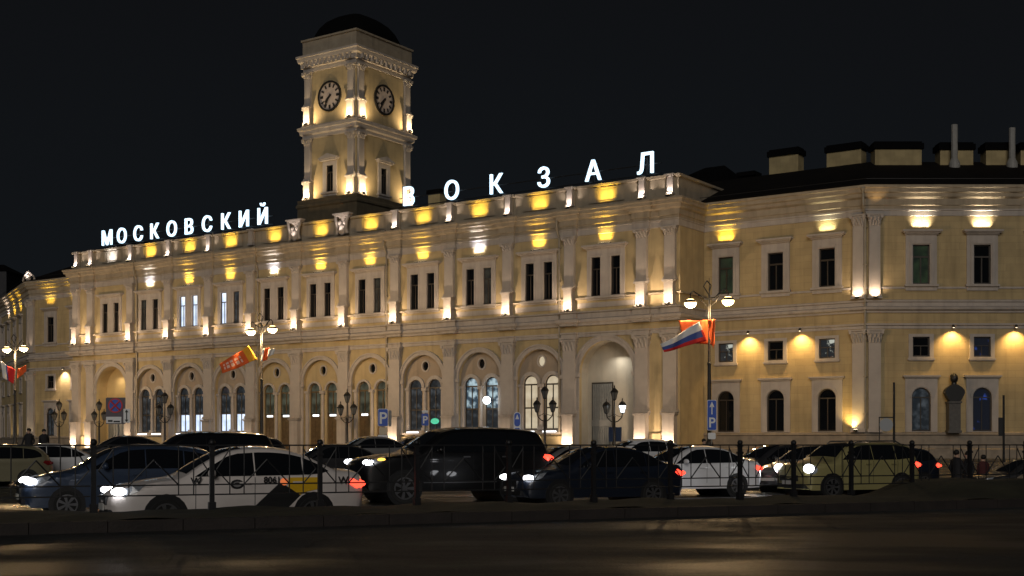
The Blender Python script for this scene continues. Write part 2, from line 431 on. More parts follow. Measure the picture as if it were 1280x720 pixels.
while x < 60:
    b0 = len(kb.v); kb.box(x+.006, x+.994, -2.78, -2.55, 0.1, NR+.15+.004*random.random())
    for i in range(b0, len(kb.v)):
        p = kb.v[i]; q = st(p[0], p[1]); kb.v[i] = (q[0], q[1], p[2])
    x += 1
tag(link('kerb', kb.mesh('kerb', KERB)), kind='structure')
# painted lane marks of the far carriageway
lm = MB()
for a in range(-24, 60, 6):
    for b in (5.3, 9.0, 12.6):
        b0 = len(lm.v); lm.box(a, a+2.5, b, b+.14, 0.004, 0.008)
        for i in range(b0, len(lm.v)):
            p = lm.v[i]; q = st(p[0], p[1]); lm.v[i] = (q[0], q[1], p[2] + max(0, GZ(q[0], q[1])) + 0.0)
tag(link('lane_markings', lm.mesh('lane_markings', PAINT)), kind='structure')

# ================================================================== station main block
A = Vector((9.83, 80.0)); D_ = Vector((math.cos(TH), -math.sin(TH))); NI = Vector((math.sin(TH), math.cos(TH)))
def on_front(s, t=0.0): p = A - D_*s + NI*t; return p.x, p.y
GB = 0.6
COLS = [0, 1.98, 7.3, 12.17, 17.07, 21.92, 26.8, 31.57, 36.4, 41.15, 45.9, 50.6, 55.8, 57.75]
U = [-s for s in COLS]
st_root = thing('station_building', 'long two storey ochre railway station front with arched windows under the glowing roof letters', 'railway station', (A.x, A.y, 0), -TH)
FM = Face(st_root, 0, 0, 0)
UL, UR, DEP = -58.35, 0.6, 22.0
bays = [(U[i+1], U[i]) for i in range(1, 12)]     # eleven bays, right to left
def bc(b): return (b[0]+b[1])/2
kinds = ['portal', 'twin', 'twin', 'twin', 'door', 'door', 'door', 'twin', 'twin', 'twin', 'portal']
holes1 = []; holes2 = []
for b, k in zip(bays, kinds):
    c = bc(b)
    r = 2.02 if k == 'portal' else 1.78
    zs = 6.15 if k == 'portal' else 6.05
    holes1.append(arch_pts(c-r, c+r, GB-.2 if k != 'twin' else 2.2, zs, 20))
    for s in (-1, 1): holes2.append(rect(c+s*.72-.38, c+s*.72+.38, 11.0, 13.55))
m1 = sheet(rect(UL, UR, 0, 10.0), holes1, 0, 0.3)
m1 = sheet(rect(UL, UR, 10.0, 16.7), holes2, 0, 0.3, m1)
FM.put('wall', m1.mesh('wall', YELP, uvxz=True))
ms = MB()
ms.box(UR-.02, UR, 0.01, DEP, 0, 16.69); ms.box(UL, UL+.02, 0.01, DEP, 0, 16.69); ms.box(UL+.02, UR-.02, DEP-.3, DEP, 0, 16.69)
FM.put('side_wall', ms.mesh('side_wall', YELP, uvxz=True))
# closed plan path of a horizontal moulding with breaks at every column
def plan(step, hw, depth=DEP):
    p = [(UL, depth)]
    p = []
    for u in sorted(U):
        p += [(u-hw, 0), (u-hw, -step), (u+hw, -step), (u+hw, 0)]
    p[0] = (UL-.0, 0); p[1] = (UL, -step)
    p = [(UL, depth)] + p[1:-1]
    p[-1] = (p[-1][0], -step)
    p = p[:-1] + [(UR, -step), (UR, depth)]
    return p
# sweep wants the outside on the right: walking +x along the front the outside (-y) is on the right
PM = plan(0.22, 0.5)
FM.put('cornice', sweep(PM, [(0,15.45),(.06,15.45),(.08,15.62),(.14,15.66),(.14,16.0),(.3,16.1),(.34,16.28),(.46,16.34),(.48,16.5),(.54,16.56),(.54,16.66),(0,16.72)]).mesh('cornice', TRIMD))
FM.put('architrave', sweep(PM, [(0,14.98),(.05,15.0),(.05,15.36),(.1,15.4),(.1,15.449),(0,15.449)]).mesh('architrave', TRIM))
FM.put('string_course', sweep(PM, [(0,9.15),(.12,9.18),(.16,9.3),(.34,9.4),(.38,9.55),(.1,9.66),(.1,9.95),(.2,10.0),(.2,10.08),(0,10.1)]).mesh('string_course', TRIM))
FM.put('string_course', sweep(PM, [(0,8.44),(.07,8.44),(.07,8.62),(.12,8.66),(.12,8.74),(0,8.76)]).mesh('string_course2', TRIM))
# parapet
pp = MB()
PPH = plan(0.08, 0.42)
FM.put('parapet', sweep(PPH, [(-.35,16.7),(-.02,16.7),(-.02,16.9),(-.1,16.94),(-.1,18.0),(.04,18.06),(.06,18.2),(-.4,18.22),(-.42,16.7)]).mesh('parapet', TRIMD))
# flat roof deck and low hip behind the parapet
rf = MB(); z0 = 16.75
rf.add([(UL+.5,.5,z0),(UR-.5,.5,z0),(UR-.5,DEP-.3,z0),(UL+.5,DEP-.3,z0),(UL+7,9,19.6),(UR-7,9,19.6),(UR-7,14,19.6),(UL+7,14,19.6)],
       [(0,1,5,4),(1,2,6,5),(2,3,7,6),(3,0,4,7),(4,5,6,7)])
FM.put('roof', rf.mesh('roof', ROOF))
# pilasters on both storeys
pil_up = pilaster(.74, .26, 11.68, 14.42).mesh('pilaster', TRIM)
cap_up = capital(.74, .26, 14.42, 14.975).mesh('capital', TRIM)
ped_up = pedestal(.62, .42, 10.11, 11.675).mesh('pedestal', TRIM)
pil_dn = pilaster(.92, .26, 3.5, 7.55).mesh('pilaster', TRIM)
cap_dn = capital(.92, .26, 7.55, 8.43).mesh('capital', TRIM)
ped_dn = pedestal(.82, .46, GB, 3.47).mesh('pedestal', TRIM)
fl_up = flood(0).mesh('floodlight', [DARKM, LENSW])
par_post = pedestal(.42, .2, 16.95, 18.21).mesh('parapet_post', TRIM)
ELIT = {0:1,1:1,2:1,3:.3,4:.35,5:1,6:0,7:0,8:.25,9:0,10:0,11:1,12:1,13:1}
for i, u in enumerate(U):
    p = FM.put('pilaster', pil_up, u); link('capital', cap_up, p); link('pedestal', ped_up, p)
    p = FM.put('pilaster', pil_dn, u); link('capital', cap_dn, p); link('pedestal', ped_dn, p)
    FM.put('floodlight', fl_up, u, -.62, 10.10)
    FM.light('SPOT', u, -1.0, 10.2, 215, WARM, 180-34, 0.03, 150, 0.8)
    if ELIT[i]:
        FM.put('floodlight', fl_up, u, -.8, GB)
        FM.light('SPOT', u, -.95, 1.3, 300*ELIT[i], WARM, 180-32, 0.04, 150, 0.9)
    FM.put('parapet_post', par_post, u, 0)
    if i not in (8, 6, 7):
        FM.light('SPOT', u, -.42, 16.92, 75, PWHITE, 180-35, 0.02, 110, 0.6)
        FM.put('floodlight', fl_up, u, -.48, 16.73)
# upper storey windows
LITU = {7: GL_WHITE, 8: None}
def up_surround():
    m = MB()
    x = 1.38; o = .38
    # panel with two openings, standing 8 cm proud
    sheet(rect(-x, x, 10.75, 13.98), [rect(-.72-o+.04, -.72+o-.04, 11.02, 13.51), rect(.72-o+.04, .72+o-.04, 11.02, 13.51)], -.09, .09, m)
    m.box(-x, -x+.001, -.089, 0, 10.75, 13.98); m.box(x-.001, x, -.089, 0, 10.75, 13.98)
    for s in (-1, 1):   # inner fillet
        c = s*.72
        m.box(c-o-.06, c-o+.03, -.12, -.091, 11.0, 13.60); m.box(c+o-.03, c+o+.06, -.12, -.091, 11.0, 13.60); m.box(c-o+.03, c+o-.03, -.12, -.091, 13.52, 13.60)
    # hood
    m.box(-x-.05, x+.05, -.16, 0, 13.985, 14.08); m.box(-x-.16, x+.16, -.3, 0, 14.082, 14.16); m.box(-x-.24, x+.24, -.4, 0, 14.162, 14.28)
    # sill
    m.box(-x-.05, x+.05, -.2, 0, 10.86, 10.99); 
    return m
SUR = up_surround().mesh('window', TRIM)
def sash(w, z0, z1, v, trans=None, mull=True, arch=False, t=.05):
    m = MB(); h = w/2
    if arch:
        zs = z1 - h
        ring(arc(0, zs, h-.07), arc(0, zs, h), v-.05, v, m)
    else:
        zs = z1; m.box(-h, h, v-.05, v, z1-.07, z1)
    m.box(-h, -h+.07, v-.05, v, z0, zs); m.box(h-.07, h, v-.05, v, z0, zs); m.box(-h+.07, h-.07, v-.05, v, z0, z0+.09)
    for tz in (trans or []): m.box(-h+.07, h-.07, v-.052, v, tz-t, tz+t)
    if mull: m.box(-t*.7, t*.7, v-.048, v, z0+.09, min(zs, trans[-1] if trans else zs))
    return m
SASH2 = sash(.76, 11.0, 13.55, .09, [12.75], t=.035).mesh('frame', FRAME)
def cached(d, k, fn):
    if k not in d: d[k] = fn()
    return d[k]
PC = {}
for i, b in enumerate(bays):
    c = bc(b); wdo = FM.put('window', SUR, c)
    for s in (-1, 1):
        g = GLASS_D
        if i == 8: g = GL_WHITE
        if i == 7 and s == -1: g = GL_WHITE
        if i == 7 and s == 1: g = GL_DIM
        if (i, s) in ((4, 1), (9, -1), (2, 1)): g = GL_OLIVE2
        f = link('frame', SASH2, wdo, (s*.72, 0, 0)); 
        link('pane', cached(PC, ('u', g.name), lambda: pane(rect(-.38,.38,11.0,13.55), .10).mesh('pane', g)), wdo, (s*.72, 0, 0))
    # lit attic strips: lamps on the hood and on the cornice
    if i != 10:
        col, e = (COLD, 26) if i in (2, 6, 9) else (YLW, 26)
        FM.light('AREA', c, -.2, 14.37, e*.8, col, 180-14, .1, sx=.8, spread=62)
        hl = MB().box(-.5, .5, -.34, -.18, 14.285, 14.34); hl.m = 1; hl.box(-.46, .46, -.32, -.2, 14.341, 14.345)
        FM.put('floodlight', cached(PC, 'hl', lambda: hl.mesh('floodlight', [DARKM, LENSW])), c)
    col, e = (COLD, 18) if i == 10 else (YLW, 24)
    FM.light('AREA', c, -.3, 16.84, e*1.1, col, 180-24, .1, sx=1.0, spread=70)
    pl = sheet(rect(-1.3, 1.3, 17.0, 17.95), [rect(-.75,.75,17.08,17.88)], .0, .06)
    FM.put('parapet_panel', cached(PC, 'ppn', lambda: pl.mesh('parapet_panel', TRIMD)), c, -.0)
# shallow blocking course between storeys (window apron zone)
apr = MB()
for b in bays:
    apr.box(b[0]+.55, b[1]-.55, -.05, 0, 10.3, 10.62)
FM.put('apron', apr.mesh('apron', TRIM))
FM.put('sill_band', sweep([(UL,0),(UR,0),(UR,DEP)], [(0,10.84),(.16,10.86),(.18,10.95),(0,11.0)]).mesh('sill_band', TRIMD))
# ground floor bays
def twin_bay(c, glasses, lit_sill=True, door=False):
    r = 1.78; zs = 6.05; z0 = 2.2
    b0 = GB-.2 if door else z0
    m = MB()
    hz = []
    wz0 = 2.5 if not door else 0.6
    for s in (-1, 1): hz.append(arch_pts(s*.86-.56, s*.86+.56, wz0, 5.55, 14))
    hz.append(circ_pts(0, 7.03, .27, .33))
    out = arch_pts(-r, r, b0, zs, 20)
    sheet(out, hz, .3, .2, m)
    tymp = FM.put('arch_window', m.mesh('arch_window', PINK if not door else YELP, uvxz=True), c)
    # archivolt, window hoods, little columns
    t = MB()
    ring(arc(0, zs, r-.02), arc(0, zs, r+.2), -.1, .02, t); ring(arc(0, zs, r+.2), arc(0, zs, r+.3), -.16, .02, t)
    for s in (-1, 1):
        t.box(s*(r+.12)-.14, s*(r+.12)+.14, -.1, 0, z0 if not door else GB, zs-.26); t.box(s*(r+.12)-.2, s*(r+.12)+.2, -.18, .0, zs-.25, zs)
        ring(arc(s*.86, 5.55, .56), arc(s*.86, 5.55, .80 if not door else .7), .18, .298, t)
        t.box(s*1.58-.14, s*1.58+.14, .16, .298, wz0+.02, 5.35); t.box(s*1.58-.19, s*1.58+.19, .1, .298, 5.351, 5.53)
    t.cyl((0,.2,wz0+.2),(0,.2,5.3),.13,.11,n=12); t.box(-.2,.2,.04,.298,5.3,5.52); t.box(-.19,.19,.02,.298,wz0,wz0+.2)
    ring(circ_pts(0,7.03,.27,.33)+[circ_pts(0,7.03,.27,.33)[0]], circ_pts(0,7.03,.37,.43)+[circ_pts(0,7.03,.37,.43)[0]], .24, .298, t)
    if not door: t.box(-r-.2, r+.2, -.14, .28, z0-.0, z0+.12)
    link('archivolt', t.mesh('archivolt', TRIM), tymp)
    for s, g in zip((-1, 1), glasses):
        if door:
            f = sash(1.12, 3.75, 6.11, .45, [5.45], arch=True); f.box(-.56,.56,.4,.45,3.55,3.85)
            f.box(-.56,.56,.44,.455,.6,3.55)
            for px in (-.28,.28):
                f.box(px-.2,px+.2,.41,.439,.9,1.9); f.box(px-.2,px+.2,.41,.439,2.1,3.3)
            link('door', cached(PC,'dr',lambda: f.mesh('door', WFRAME)), tymp, (s*.86,0,0))
            link('pane', cached(PC,('dp',g.name),lambda: pane(arch_pts(-.56,.56,3.75,5.55,14), .47).mesh('pane', g)), tymp, (s*.86,0,0))
            link('transom_light', cached(PC,'tl',lambda: MB().box(-.3,.3,.36,.40,3.62,3.76).mesh('transom_light', LED)), tymp, (s*.86,0,0))
        else:
            f = sash(1.12, 2.5, 6.11, .39, [3.95, 5.5], arch=True)
            link('frame', cached(PC,'tw',lambda: f.mesh('frame', FRAME)), tymp, (s*.86,0,0))
            if isinstance(g, tuple):
                link('pane', cached(PC,('pl',g[0].name),lambda: pane(rect(-.56,.56,2.5,3.9), .4).mesh('pane', g[0])), tymp, (s*.86,0,0))
                link('pane', cached(PC,('pu',g[1].name),lambda: pane(arch_pts(-.56,.56,3.9,5.55,14), .4).mesh('pane', g[1])), tymp, (s*.86,0,0))
            else:
                link('pane', cached(PC,('pf',g.name),lambda: pane(arch_pts(-.56,.56,2.5,5.55,14), .4).mesh('pane', g)), tymp, (s*.86,0,0))
            link('sill_light', cached(PC,'sl',lambda: MB().box(-.5,.5,-.2,-.06,2.33,2.42).mesh('sill_light', LED)), tymp, (s*.86,0,0))
    link('roundel', cached(PC,('rd',glasses[0] if isinstance(glasses[0],tuple) else glasses[0].name),lambda: pane(circ_pts(0,7.03,.27,.33), .42).mesh('roundel', GL_WARM if glasses[0] is GL_WARM else GLASS_D)), tymp)
    return tymp
GLS = {1:(GL_WARM,GL_WARM), 2:((GL_DIM,GL_BLUE),(GL_DIM,GL_BLUE)), 3:(GL_DIM,(GL_DIM,GL_DIM)), 4:(GL_OLIVE,GL_OLIVE), 5:(GL_OLIVE,GL_OLIVE), 6:(GL_OLIVE,GL_OLIVE),
       7:((GL_WHITE,GL_DIM),(GL_WHITE,GL_DIM)), 8:((GL_WHITE,GL_DIM),(GL_WHITE,GL_DIM)), 9:(GL_DIM,(GL_DIM,GL_DIM))}
PORTW = mat('portal_inner_wall', (0.42,0.385,0.32), .8, noise=.15, nscale=1.2, streak=.3)
PORTY = mat('portal_inner_yellow', (0.42,0.31,0.15), .8, noise=.15, nscale=1.2)
for i, (b, k) in enumerate(zip(bays, kinds)):
    c = bc(b)
    if k == 'twin': twin_bay(c, GLS[i])
    elif k == 'door': twin_bay(c, GLS[i], door=True)
    else:
        r = 2.02; zs = 6.15; m = MB()
        o = arch_pts(-r, r, GB-.2, zs, 20); n = len(o)
        m.add([(x,.3,z) for x,z in o]+[(x,1.1,z) for x,z in o], [(j,(j+1)%n,n+(j+1)%n,n+j) for j in range(n)])
        m2 = pane(o, 1.1); m.add(m2.v, m2.f)
        por = FM.put('portal', m.mesh('portal', PORTW if i == 0 else PORTY, uvxz=True), c)
        t = MB(); ring(arc(0, zs, r-.02), arc(0, zs, r+.24), -.1, .02, t); ring(arc(0, zs, r+.24), arc(0, zs, r+.36), -.16, .02, t)
        for s in (-1, 1):
            t.box(s*(r+.13)-.15, s*(r+.13)+.15, -.1, 0, GB, zs-.3); t.box(s*(r+.13)-.22, s*(r+.13)+.22, -.18, 0, zs-.29, zs)
        link('archivolt', t.mesh('archivolt', TRIM), por)
        d = MB()
        if i == 0:
            d.box(-1.62,-.2,1.02,1.09,GB,5.45); link('door_recess', MB().box(-1.72,-.1,1.085,1.095,GB,5.55).mesh('door_recess', FRAME), por)
            x = -1.58
            while x < -.26: d.box(x, x+.07, .98, 1.019, GB, 5.4); x += .13
            d.box(-1.62,-.2,.96,.979,2.7,3.1)
        else:
            d.box(-1.7,1.7,1.02,1.09,GB,5.2)
            x = -1.64
            while x < 1.6: d.box(x, x+.09, .98, 1.019, GB, 5.0); x += .42
            d.m = 1; d.box(-1.7,1.7,.95,1.019,5.0,5.5)
        link('door', d.mesh('door', [GDOOR, FRAME]), por)
        if i == 0:
            FM.light('AREA', c+.5, .45, 7.3, 26, (1,.93,.8), 0, .3, sx=.6, spread=160)
        else:
            FM.light('AREA', c, .5, 7.4, 22, (1,.8,.5), 0, .3, sx=.6, spread=160)
# plinth between pedestals
pb = MB()
for i, (b, k) in enumerate(zip(bays, kinds)):
    if k == 'twin': FM.put('plinth', MB().box(b[0]+.5, b[1]-.5, -.12, 0, GB-.3, 2.05).mesh('plinth', YELP))
for i, j in ((1, 0), (13, 12)): FM.put('plinth', MB().box(U[i]+.5, U[j]-.5, -.12, 0, GB-.3, 2.2).mesh('plinth', YELP))
for u in (-7.95+.0, -22.6, -49.95, -36.9+.3): pass
for u, zt in ((-8.1, 16.3), (-22.75, 16.5), (-49.8, 16.5), (-36.4+.75, 16.3)):
    FM.put('downpipe', cached(PC, ('dpp', zt), lambda: downpipe(2.3, zt).mesh('downpipe', PIPEM)), u, -.0)
# cartouches over the middle bay
for u in (U[6], U[7]):
    m = MB(); m.ball((0,-.3,17.25),.34,1,.5,1.3); m.ball((-.25,-.25,17.75),.2,1,.7,1); m.ball((.25,-.25,17.75),.2,1,.7,1)
    m.box(-.7,.7,-.42,0,18.225,18.36); m.box(-.8,.8,-.5,0,18.362,18.46)
    for s in (-1,1): m.tube([(s*.62,-.34,18.2),(s*.5,-.4,17.8),(s*.42,-.36,17.3),(s*.5,-.3,16.95)], .11)
    FM.put('cartouche', m.mesh('cartouche', TRIM), u)
    FM.light('SPOT', u, -.95, 16.75, 160, PWHITE, 180-20, .04, 60, .7)
# rear hall roofs seen over the right end
rr = MB()
rr.box(-10, -3.2, 15, 21.7, 15, 20.3); rr.add([(-10.4,14.8,20.3),(-2.8,14.8,20.3),(-2.8,21.9,20.3),(-10.4,21.9,20.3),(-6,17,22.3),(-4.4,17,22.3)],[(0,1,5,4),(1,2,5),(2,3,4,5),(3,0,4)])
rr.box(-2.4,-1.3,15.2,16.2,15,20.9); rr.box(-2.55,-1.15,15.05,16.35,20.9,21.2)
FM.put('rear_roof', rr.mesh('rear_roof', ROOF))
chm = MB().box(-.55,.55,-.4,.4,17,20.4); chm.m = 1; chm.box(-.65,.65,-.5,.5,20.4,20.7)
FM.put('chimney', chm.mesh('chimney', [CHIM, ROOF]), -22.9, 6)

# ================================================================== wings
EAVE = [(0,15.42),(.06,15.42),(.08,15.6),(.14,15.64),(.14,16.0),(.3,16.1),(.34,16.3),(.46,16.36),(.48,16.56),(.56,16.62),(.56,16.76),(0,16.8)]
def wing_window_up():
    m = MB()
    sheet(rect(-.92,.92,10.6,13.9), [rect(-.5,.5,10.98,13.31)], -.08, .36, m)
    m.box(-.92,-.919,-.079,0,10.6,13.9); m.box(.919,.92,-.079,0,10.6,13.9)
    m.box(-.7,-.56,-.12,-.081,10.99,13.45); m.box(.56,.7,-.12,-.081,10.99,13.45); m.box(-.56,.56,-.12,-.081,13.36,13.5)
    m.box(-.98,.98,-.18,0,13.902,13.99); m.box(-1.08,1.08,-.3,0,13.992,14.06); m.box(-1.16,1.16,-.38,0,14.062,14.17)
    m.box(-1.0,1.0,-.2,0,10.84,10.975)
    return m
def wing_window_small():
    m = MB(); sheet(rect(-.74,.74,6.45,8.05), [rect(-.5,.5,6.7,7.88)], -.07, .35, m)
    m.box(-.74,-.739,-.069,0,6.45,8.05); m.box(.739,.74,-.069,0,6.45,8.05); m.box(-.74,.74,-.0699,0,8.049,8.05)
    m.box(-.8,.8,-.13,0,6.5,6.62); return m
def wing_window_arch():
    m = MB(); sheet(rect(-.95,.95,2.26,5.42), [arch_pts(-.56,.56,2.3,4.32,14)], -.08, .36, m)
    m.box(-.95,-.949,-.079,0,2.26,5.42); m.box(.949,.95,-.079,0,2.26,5.42)
    m.box(-1.02,1.02,-.16,0,5.422,5.5); m.box(-1.1,1.1,-.26,0,5.502,5.6)
    ring(arc(0,4.32,.6), arc(0,4.32,.72), -.12, -.081, m)
    return m
WU = wing_window_up().mesh('window', TRIM); WS = wing_window_small().mesh('window', TRIM); WA = wing_window_arch().mesh('window', TRIM)
FU = sash(1.0, 10.98, 13.31, .1, [12.6]).mesh('frame', FRAME)
FS = sash(1.0, 6.7, 7.88, .1, [7.35], t=.03).mesh('frame', FRAME)
FA = sash(1.12, 2.3, 4.88, .1, [4.3], arch=True, t=.04).mesh('frame', FRAME)
def gpane(key, poly, g): return cached(PC, (key, g.name), lambda: pane(poly, .12).mesh('pane', g))
def wing_face(fc, u0, u1, wins, gl_up, gl_s, gl_a):
    hs = []
    for u in wins:
        hs += [rect(u-.5,u+.5,10.98,13.31), rect(u-.5,u+.5,6.7,7.88), arch_pts(u-.56,u+.56,2.3,4.32,14)]
    fc.put('wall', sheet(rect(u0,u1,0,16.6), hs, 0, .3).mesh('wall', YEL, uvxz=True))
    for i, u in enumerate(wins):
        wd = fc.put('window', WU, u); link('frame', FU, wd); link('pane', gpane('wu', rect(-.5,.5,10.98,13.31), gl_up[i]), wd)
        wd = fc.put('window', WS, u); link('frame', FS, wd); link('pane', gpane('ws', rect(-.5,.5,6.7,7.88), gl_s[i]), wd)
        wd = fc.put('window', WA, u); link('frame', FA, wd); link('pane', gpane('wa', arch_pts(-.56,.56,2.3,4.32,14), gl_a[i]), wd)
pilw_up = pilaster(.66, .2, 10.12, 14.42).mesh('pilaster', TRIM); capw_up = capital(.66, .2, 14.42, 15.1).mesh('capital', TRIM)
pilw_dn = pilaster(.72, .2, 2.24, 7.5).mesh('pilaster', TRIM); capw_dn = capital(.72, .2, 7.5, 8.3).mesh('capital', TRIM)
def wing_pil(fc, u):
    p = fc.put('pilaster', pilw_up, u); link('capital', capw_up, p)
    p = fc.put('pilaster', pilw_dn, u); link('capital', capw_dn, p)
def wing_mould(fc_root, path):
    def s(n, prof, m): link(n, sweep(path, prof).mesh(n, m), fc_root)
    s('cornice', EAVE, TRIMD)
    s('architrave', [(0,15.0),(.05,15.02),(.05,15.3),(.1,15.34),(.1,15.419),(0,15.419)], TRIM)
    s('string_course', [(0,9.3),(.08,9.3),(.1,9.4),(.26,9.48),(.3,9.62),(.06,9.7),(.06,9.9),(.14,9.94),(.14,10.04),(0,10.08)], TRIM)
    s('string_course', [(0,8.36),(.05,8.36),(.05,8.52),(.14,8.56),(.14,8.66),(0,8.68)], TRIM)
    s('sill_band', [(0,10.7),(.06,10.72),(.06,10.82),(0,10.84)], TRIM)
    s('plinth', [(0,2.26),(.12,2.22),(.14,2.1),(.06,2.04),(.06,1.3),(.2,1.24),(.2,0.0),(0,0.0)], PLINTH)
    link('roof', sweep(path, [(.5,16.78),(.5,16.86),(-6,19.5),(-12.5,16.8)]).mesh('roof', ROOFR), fc_root)
    link('snow_guard', sweep(path, [(.42,17.12),(.45,17.12),(.45,17.15),(.42,17.15),(.42,17.12)]).mesh('snow_guard', DARKM), fc_root)
    link('rear_wall', sweep(path, [(-12,16.8),(-12,0)]).mesh('rear_wall', YELP), fc_root)
CR_ = Vector((20.9, 76.5))
rw = thing('station_wing', 'ochre station wing with chimneys on its black roof, bending round a corner behind the bust', 'building wing', (CR_.x, CR_.y, 0))
F1 = Face(rw, 0, 0, -TH); F2 = Face(rw, 0, 0, 0)
c_, s_ = math.cos(-TH), math.sin(-TH)
L1 = 13.6
p0 = (-L1*c_, -L1*s_)
wing_face(F1, -L1, 0, [-9.0, -5.67, -2.38], [GL_GREEN, GL_SMALL if False else GLASS_D, GLASS_D], [GL_SMALL, GLASS_D, GL_SMALL], [GLASS_D, GLASS_D, GLASS_D])
wing_face(F2, 0, 18, [3.24, 6.84, 10.45, 14.1], [GL_GREEN, GLASS_D, GLASS_D, GLASS_D], [GLASS_D, GL_DISP, GLASS_D, GLASS_D], [GL_DIM, GL_DISP, GLASS_D, GLASS_D])
wing_mould(rw, [p0, (0, 0), (18, 0)])
wing_pil(F1, -.42); wing_pil(F2, .46)
for u in (-9.0, -2.38): 
    F1.light('AREA', u, -.17, 14.25, 30 if u < -5 else 14, YLW if u < -5 else (1,.9,.55), 180-16, .1, sx=.9, spread=80)
for u in (3.24, 6.84, 10.45): F2.light('AREA', u, -.17, 14.25, 32, (1,.85,.62), 180-16, .1, sx=.95, spread=80)
def dlamp(fc, u, z=8.42, e=60, col=(1.0,.62,.22)):
    m = MB(); m.box(-.03,.03,-.3,0,z+.1,z+.16); m.lathe([(.05,-.02),(.1,.02),(.06,.14)],0,-.3,z); m.m = 1; m.lathe([(.045,-.03),(.045,-.021)],0,-.3,z)
    fc.put('wall_lamp', m.mesh('wall_lamp', [DARKM, LENSW]), u)
    fc.light('SPOT', u, -.46, z-.05, e*8, col, 13, .04, 118, .9)
for u in (-7.4, -4.0): dlamp(F1, u)
for u in (5.07, 8.76, 12.4): dlamp(F2, u)
for fc, u in ((F1,-.42),(F2,.46)):
    fc.light('SPOT', u, -.5, 10.25, 120, WARM, 180-32, .04, 140, .8); fc.put('floodlight', fl_up, u, -.4, 10.1)
F1.light('SPOT', -.75, -.5, 2.45, 260, (1,.66,.22), 180-25, .04, 110, .9); F1.put('floodlight', fl_up, -.5, -.4, 2.27)
F2.light('SPOT', .5, -.75, 15.5, 22, (1,.62,.25), 180-20, .04, 90, .7)
F1.put('downpipe', cached(PC,'wdp',lambda: downpipe(2.3, 16.1).mesh('downpipe', PIPEM)), -L1+1.75)
F1.put('downpipe', cached(PC,'wdp2',lambda: downpipe(2.3, 16.3).mesh('downpipe', PIPEM)), -.02)
# chimneys of the right wing: (pixel x0,x1,ytop,ybottom, depth)
for x0, x1, yt, yb in ((964,1002,189,222),(1036,1080,183,215),(1091,1149,181,207),(1172,1213,182,208),(1229,1262,182,208),(1272,1310,182,208)):
    Z = 82.0 if x0 > 1085 else 82.0+ (1085-x0)*.045
    xa, xb = (x0-640)/F*Z, (x1-640)/F*Z; zt = CAMZ+(555-yt)*Z/F
    m = MB(); h = (xb-xa)/2; m.box(-h,h,-.5,.5,-3.2,-.38)
    m.m = 1; m.box(-h-.12,h+.12,-.62,.62,-.38,-.02); m.box(-h-.02,h+.02,-.5,.5,-.02,.1)
    m.m = 0; m.box(-h-.05,h+.05,-.55,.55,-3.2,-2.2)
    o = link('chimney', m.mesh('chimney', [CHIM, ROOF]), rw, ((xa+xb)/2-CR_.x, Z-CR_.y, zt), -TH if x0 < 1085 else 0)
for px, yt in ((1193,156),(1265,160)):
    Z = 81; m = MB(); m.cyl((0,0,0),(0,0,CAMZ+(555-yt)*Z/F-17.5),.2,n=10); m.lathe([(.34,0),(.34,1.6),(.2,1.9)],0,0,.0)
    link('vent_pipe', m.mesh('vent_pipe', mat('pale_vent', (.32,.31,.29), .6, noise=.3)), rw, ((px-640)/F*Z-CR_.x, Z-CR_.y, 17.5))
# side doors/niche: bust on wall
bust = thing('bust_monument', 'dark bust on a short grey wall console between two arched windows of the station wing', 'bust', (CR_.x+5.05, CR_.y-.42, GB))
m = MB(); m.box(-.34,.34,-.16,.42,1.75,3.35); m.box(-.40,.40,-.24,.42,3.351,3.45); m.box(-.4,.4,-.2,.42,1.6,1.749)
link('pedestal', m.mesh('pedestal', mat('grey_granite',(.09,.085,.08),.5,noise=.3,nscale=5)), bust)
m = MB()
m.prism_y([(-.3,3.452),(.3,3.452),(.42,3.62),(.58,3.95),(.55,4.12),(.4,4.28),(.15,4.44),(-.15,4.44),(-.4,4.28),(-.55,4.12),(-.58,3.95),(-.42,3.62)],-.22,.2)
m.lathe([(.17,4.35),(.15,4.55),(.13,4.6)],0,0,0,n=12); m.ball((0,-.02,4.80),.26,.86,.95,1.15,n=12); m.ball((0,-.26,4.78),.05,.8,1,1.4); m.ball((0,.04,4.93),.22,1,1,.7)
link('figure', m.mesh('figure', DARKM, smooth=True), bust)
# left wing
CL = Vector((-45.4, 122.0))
lw = thing('station_wing', 'far ochre station wing with a lit scroll corner, behind the lamp with the small tricolour', 'building wing', (CL.x, CL.y, 0))
G1 = Face(lw, 0, 0, -TH); a2 = -R(61); G2 = Face(lw, 0, 0, a2)
wing_face(G1, 0, 11.9, [3.2, 6.9, 10.3], [GLASS_D, GLASS_D, GL_GREEN], [GLASS_D, GLASS_D, GLASS_D], [GL_DIM, GLASS_D, GLASS_D])
wing_face(G2, -20, 0, [-17.3, -13.3, -9.3, -5.3], [GLASS_D]*4, [GLASS_D]*4, [GLASS_D]*4)
q1 = (11.9*math.cos(-TH), 11.9*math.sin(-TH)); q0 = (-20*math.cos(a2), -20*math.sin(a2))
wing_mould(lw, [q0, (0,0), q1])
wing_pil(G1, .46); wing_pil(G2, -.46); wing_pil(G2, -19.3)
for u, c in ((3.2, YLW), (6.9, YLW), (10.3, PWHITE)): G1.light('AREA', u, -.24, 14.25, 24, c, 180, .1, sx=1.0, spread=80)
for u in (-13.3,-9.3,-5.3): G2.light('AREA', u, -.24, 14.25, 24, YLW if u != -13.3 else PWHITE, 180, .1, sx=1.0, spread=80)
dlamp(G1, 5.3, 8.4, 70, (1.0,.75,.5))
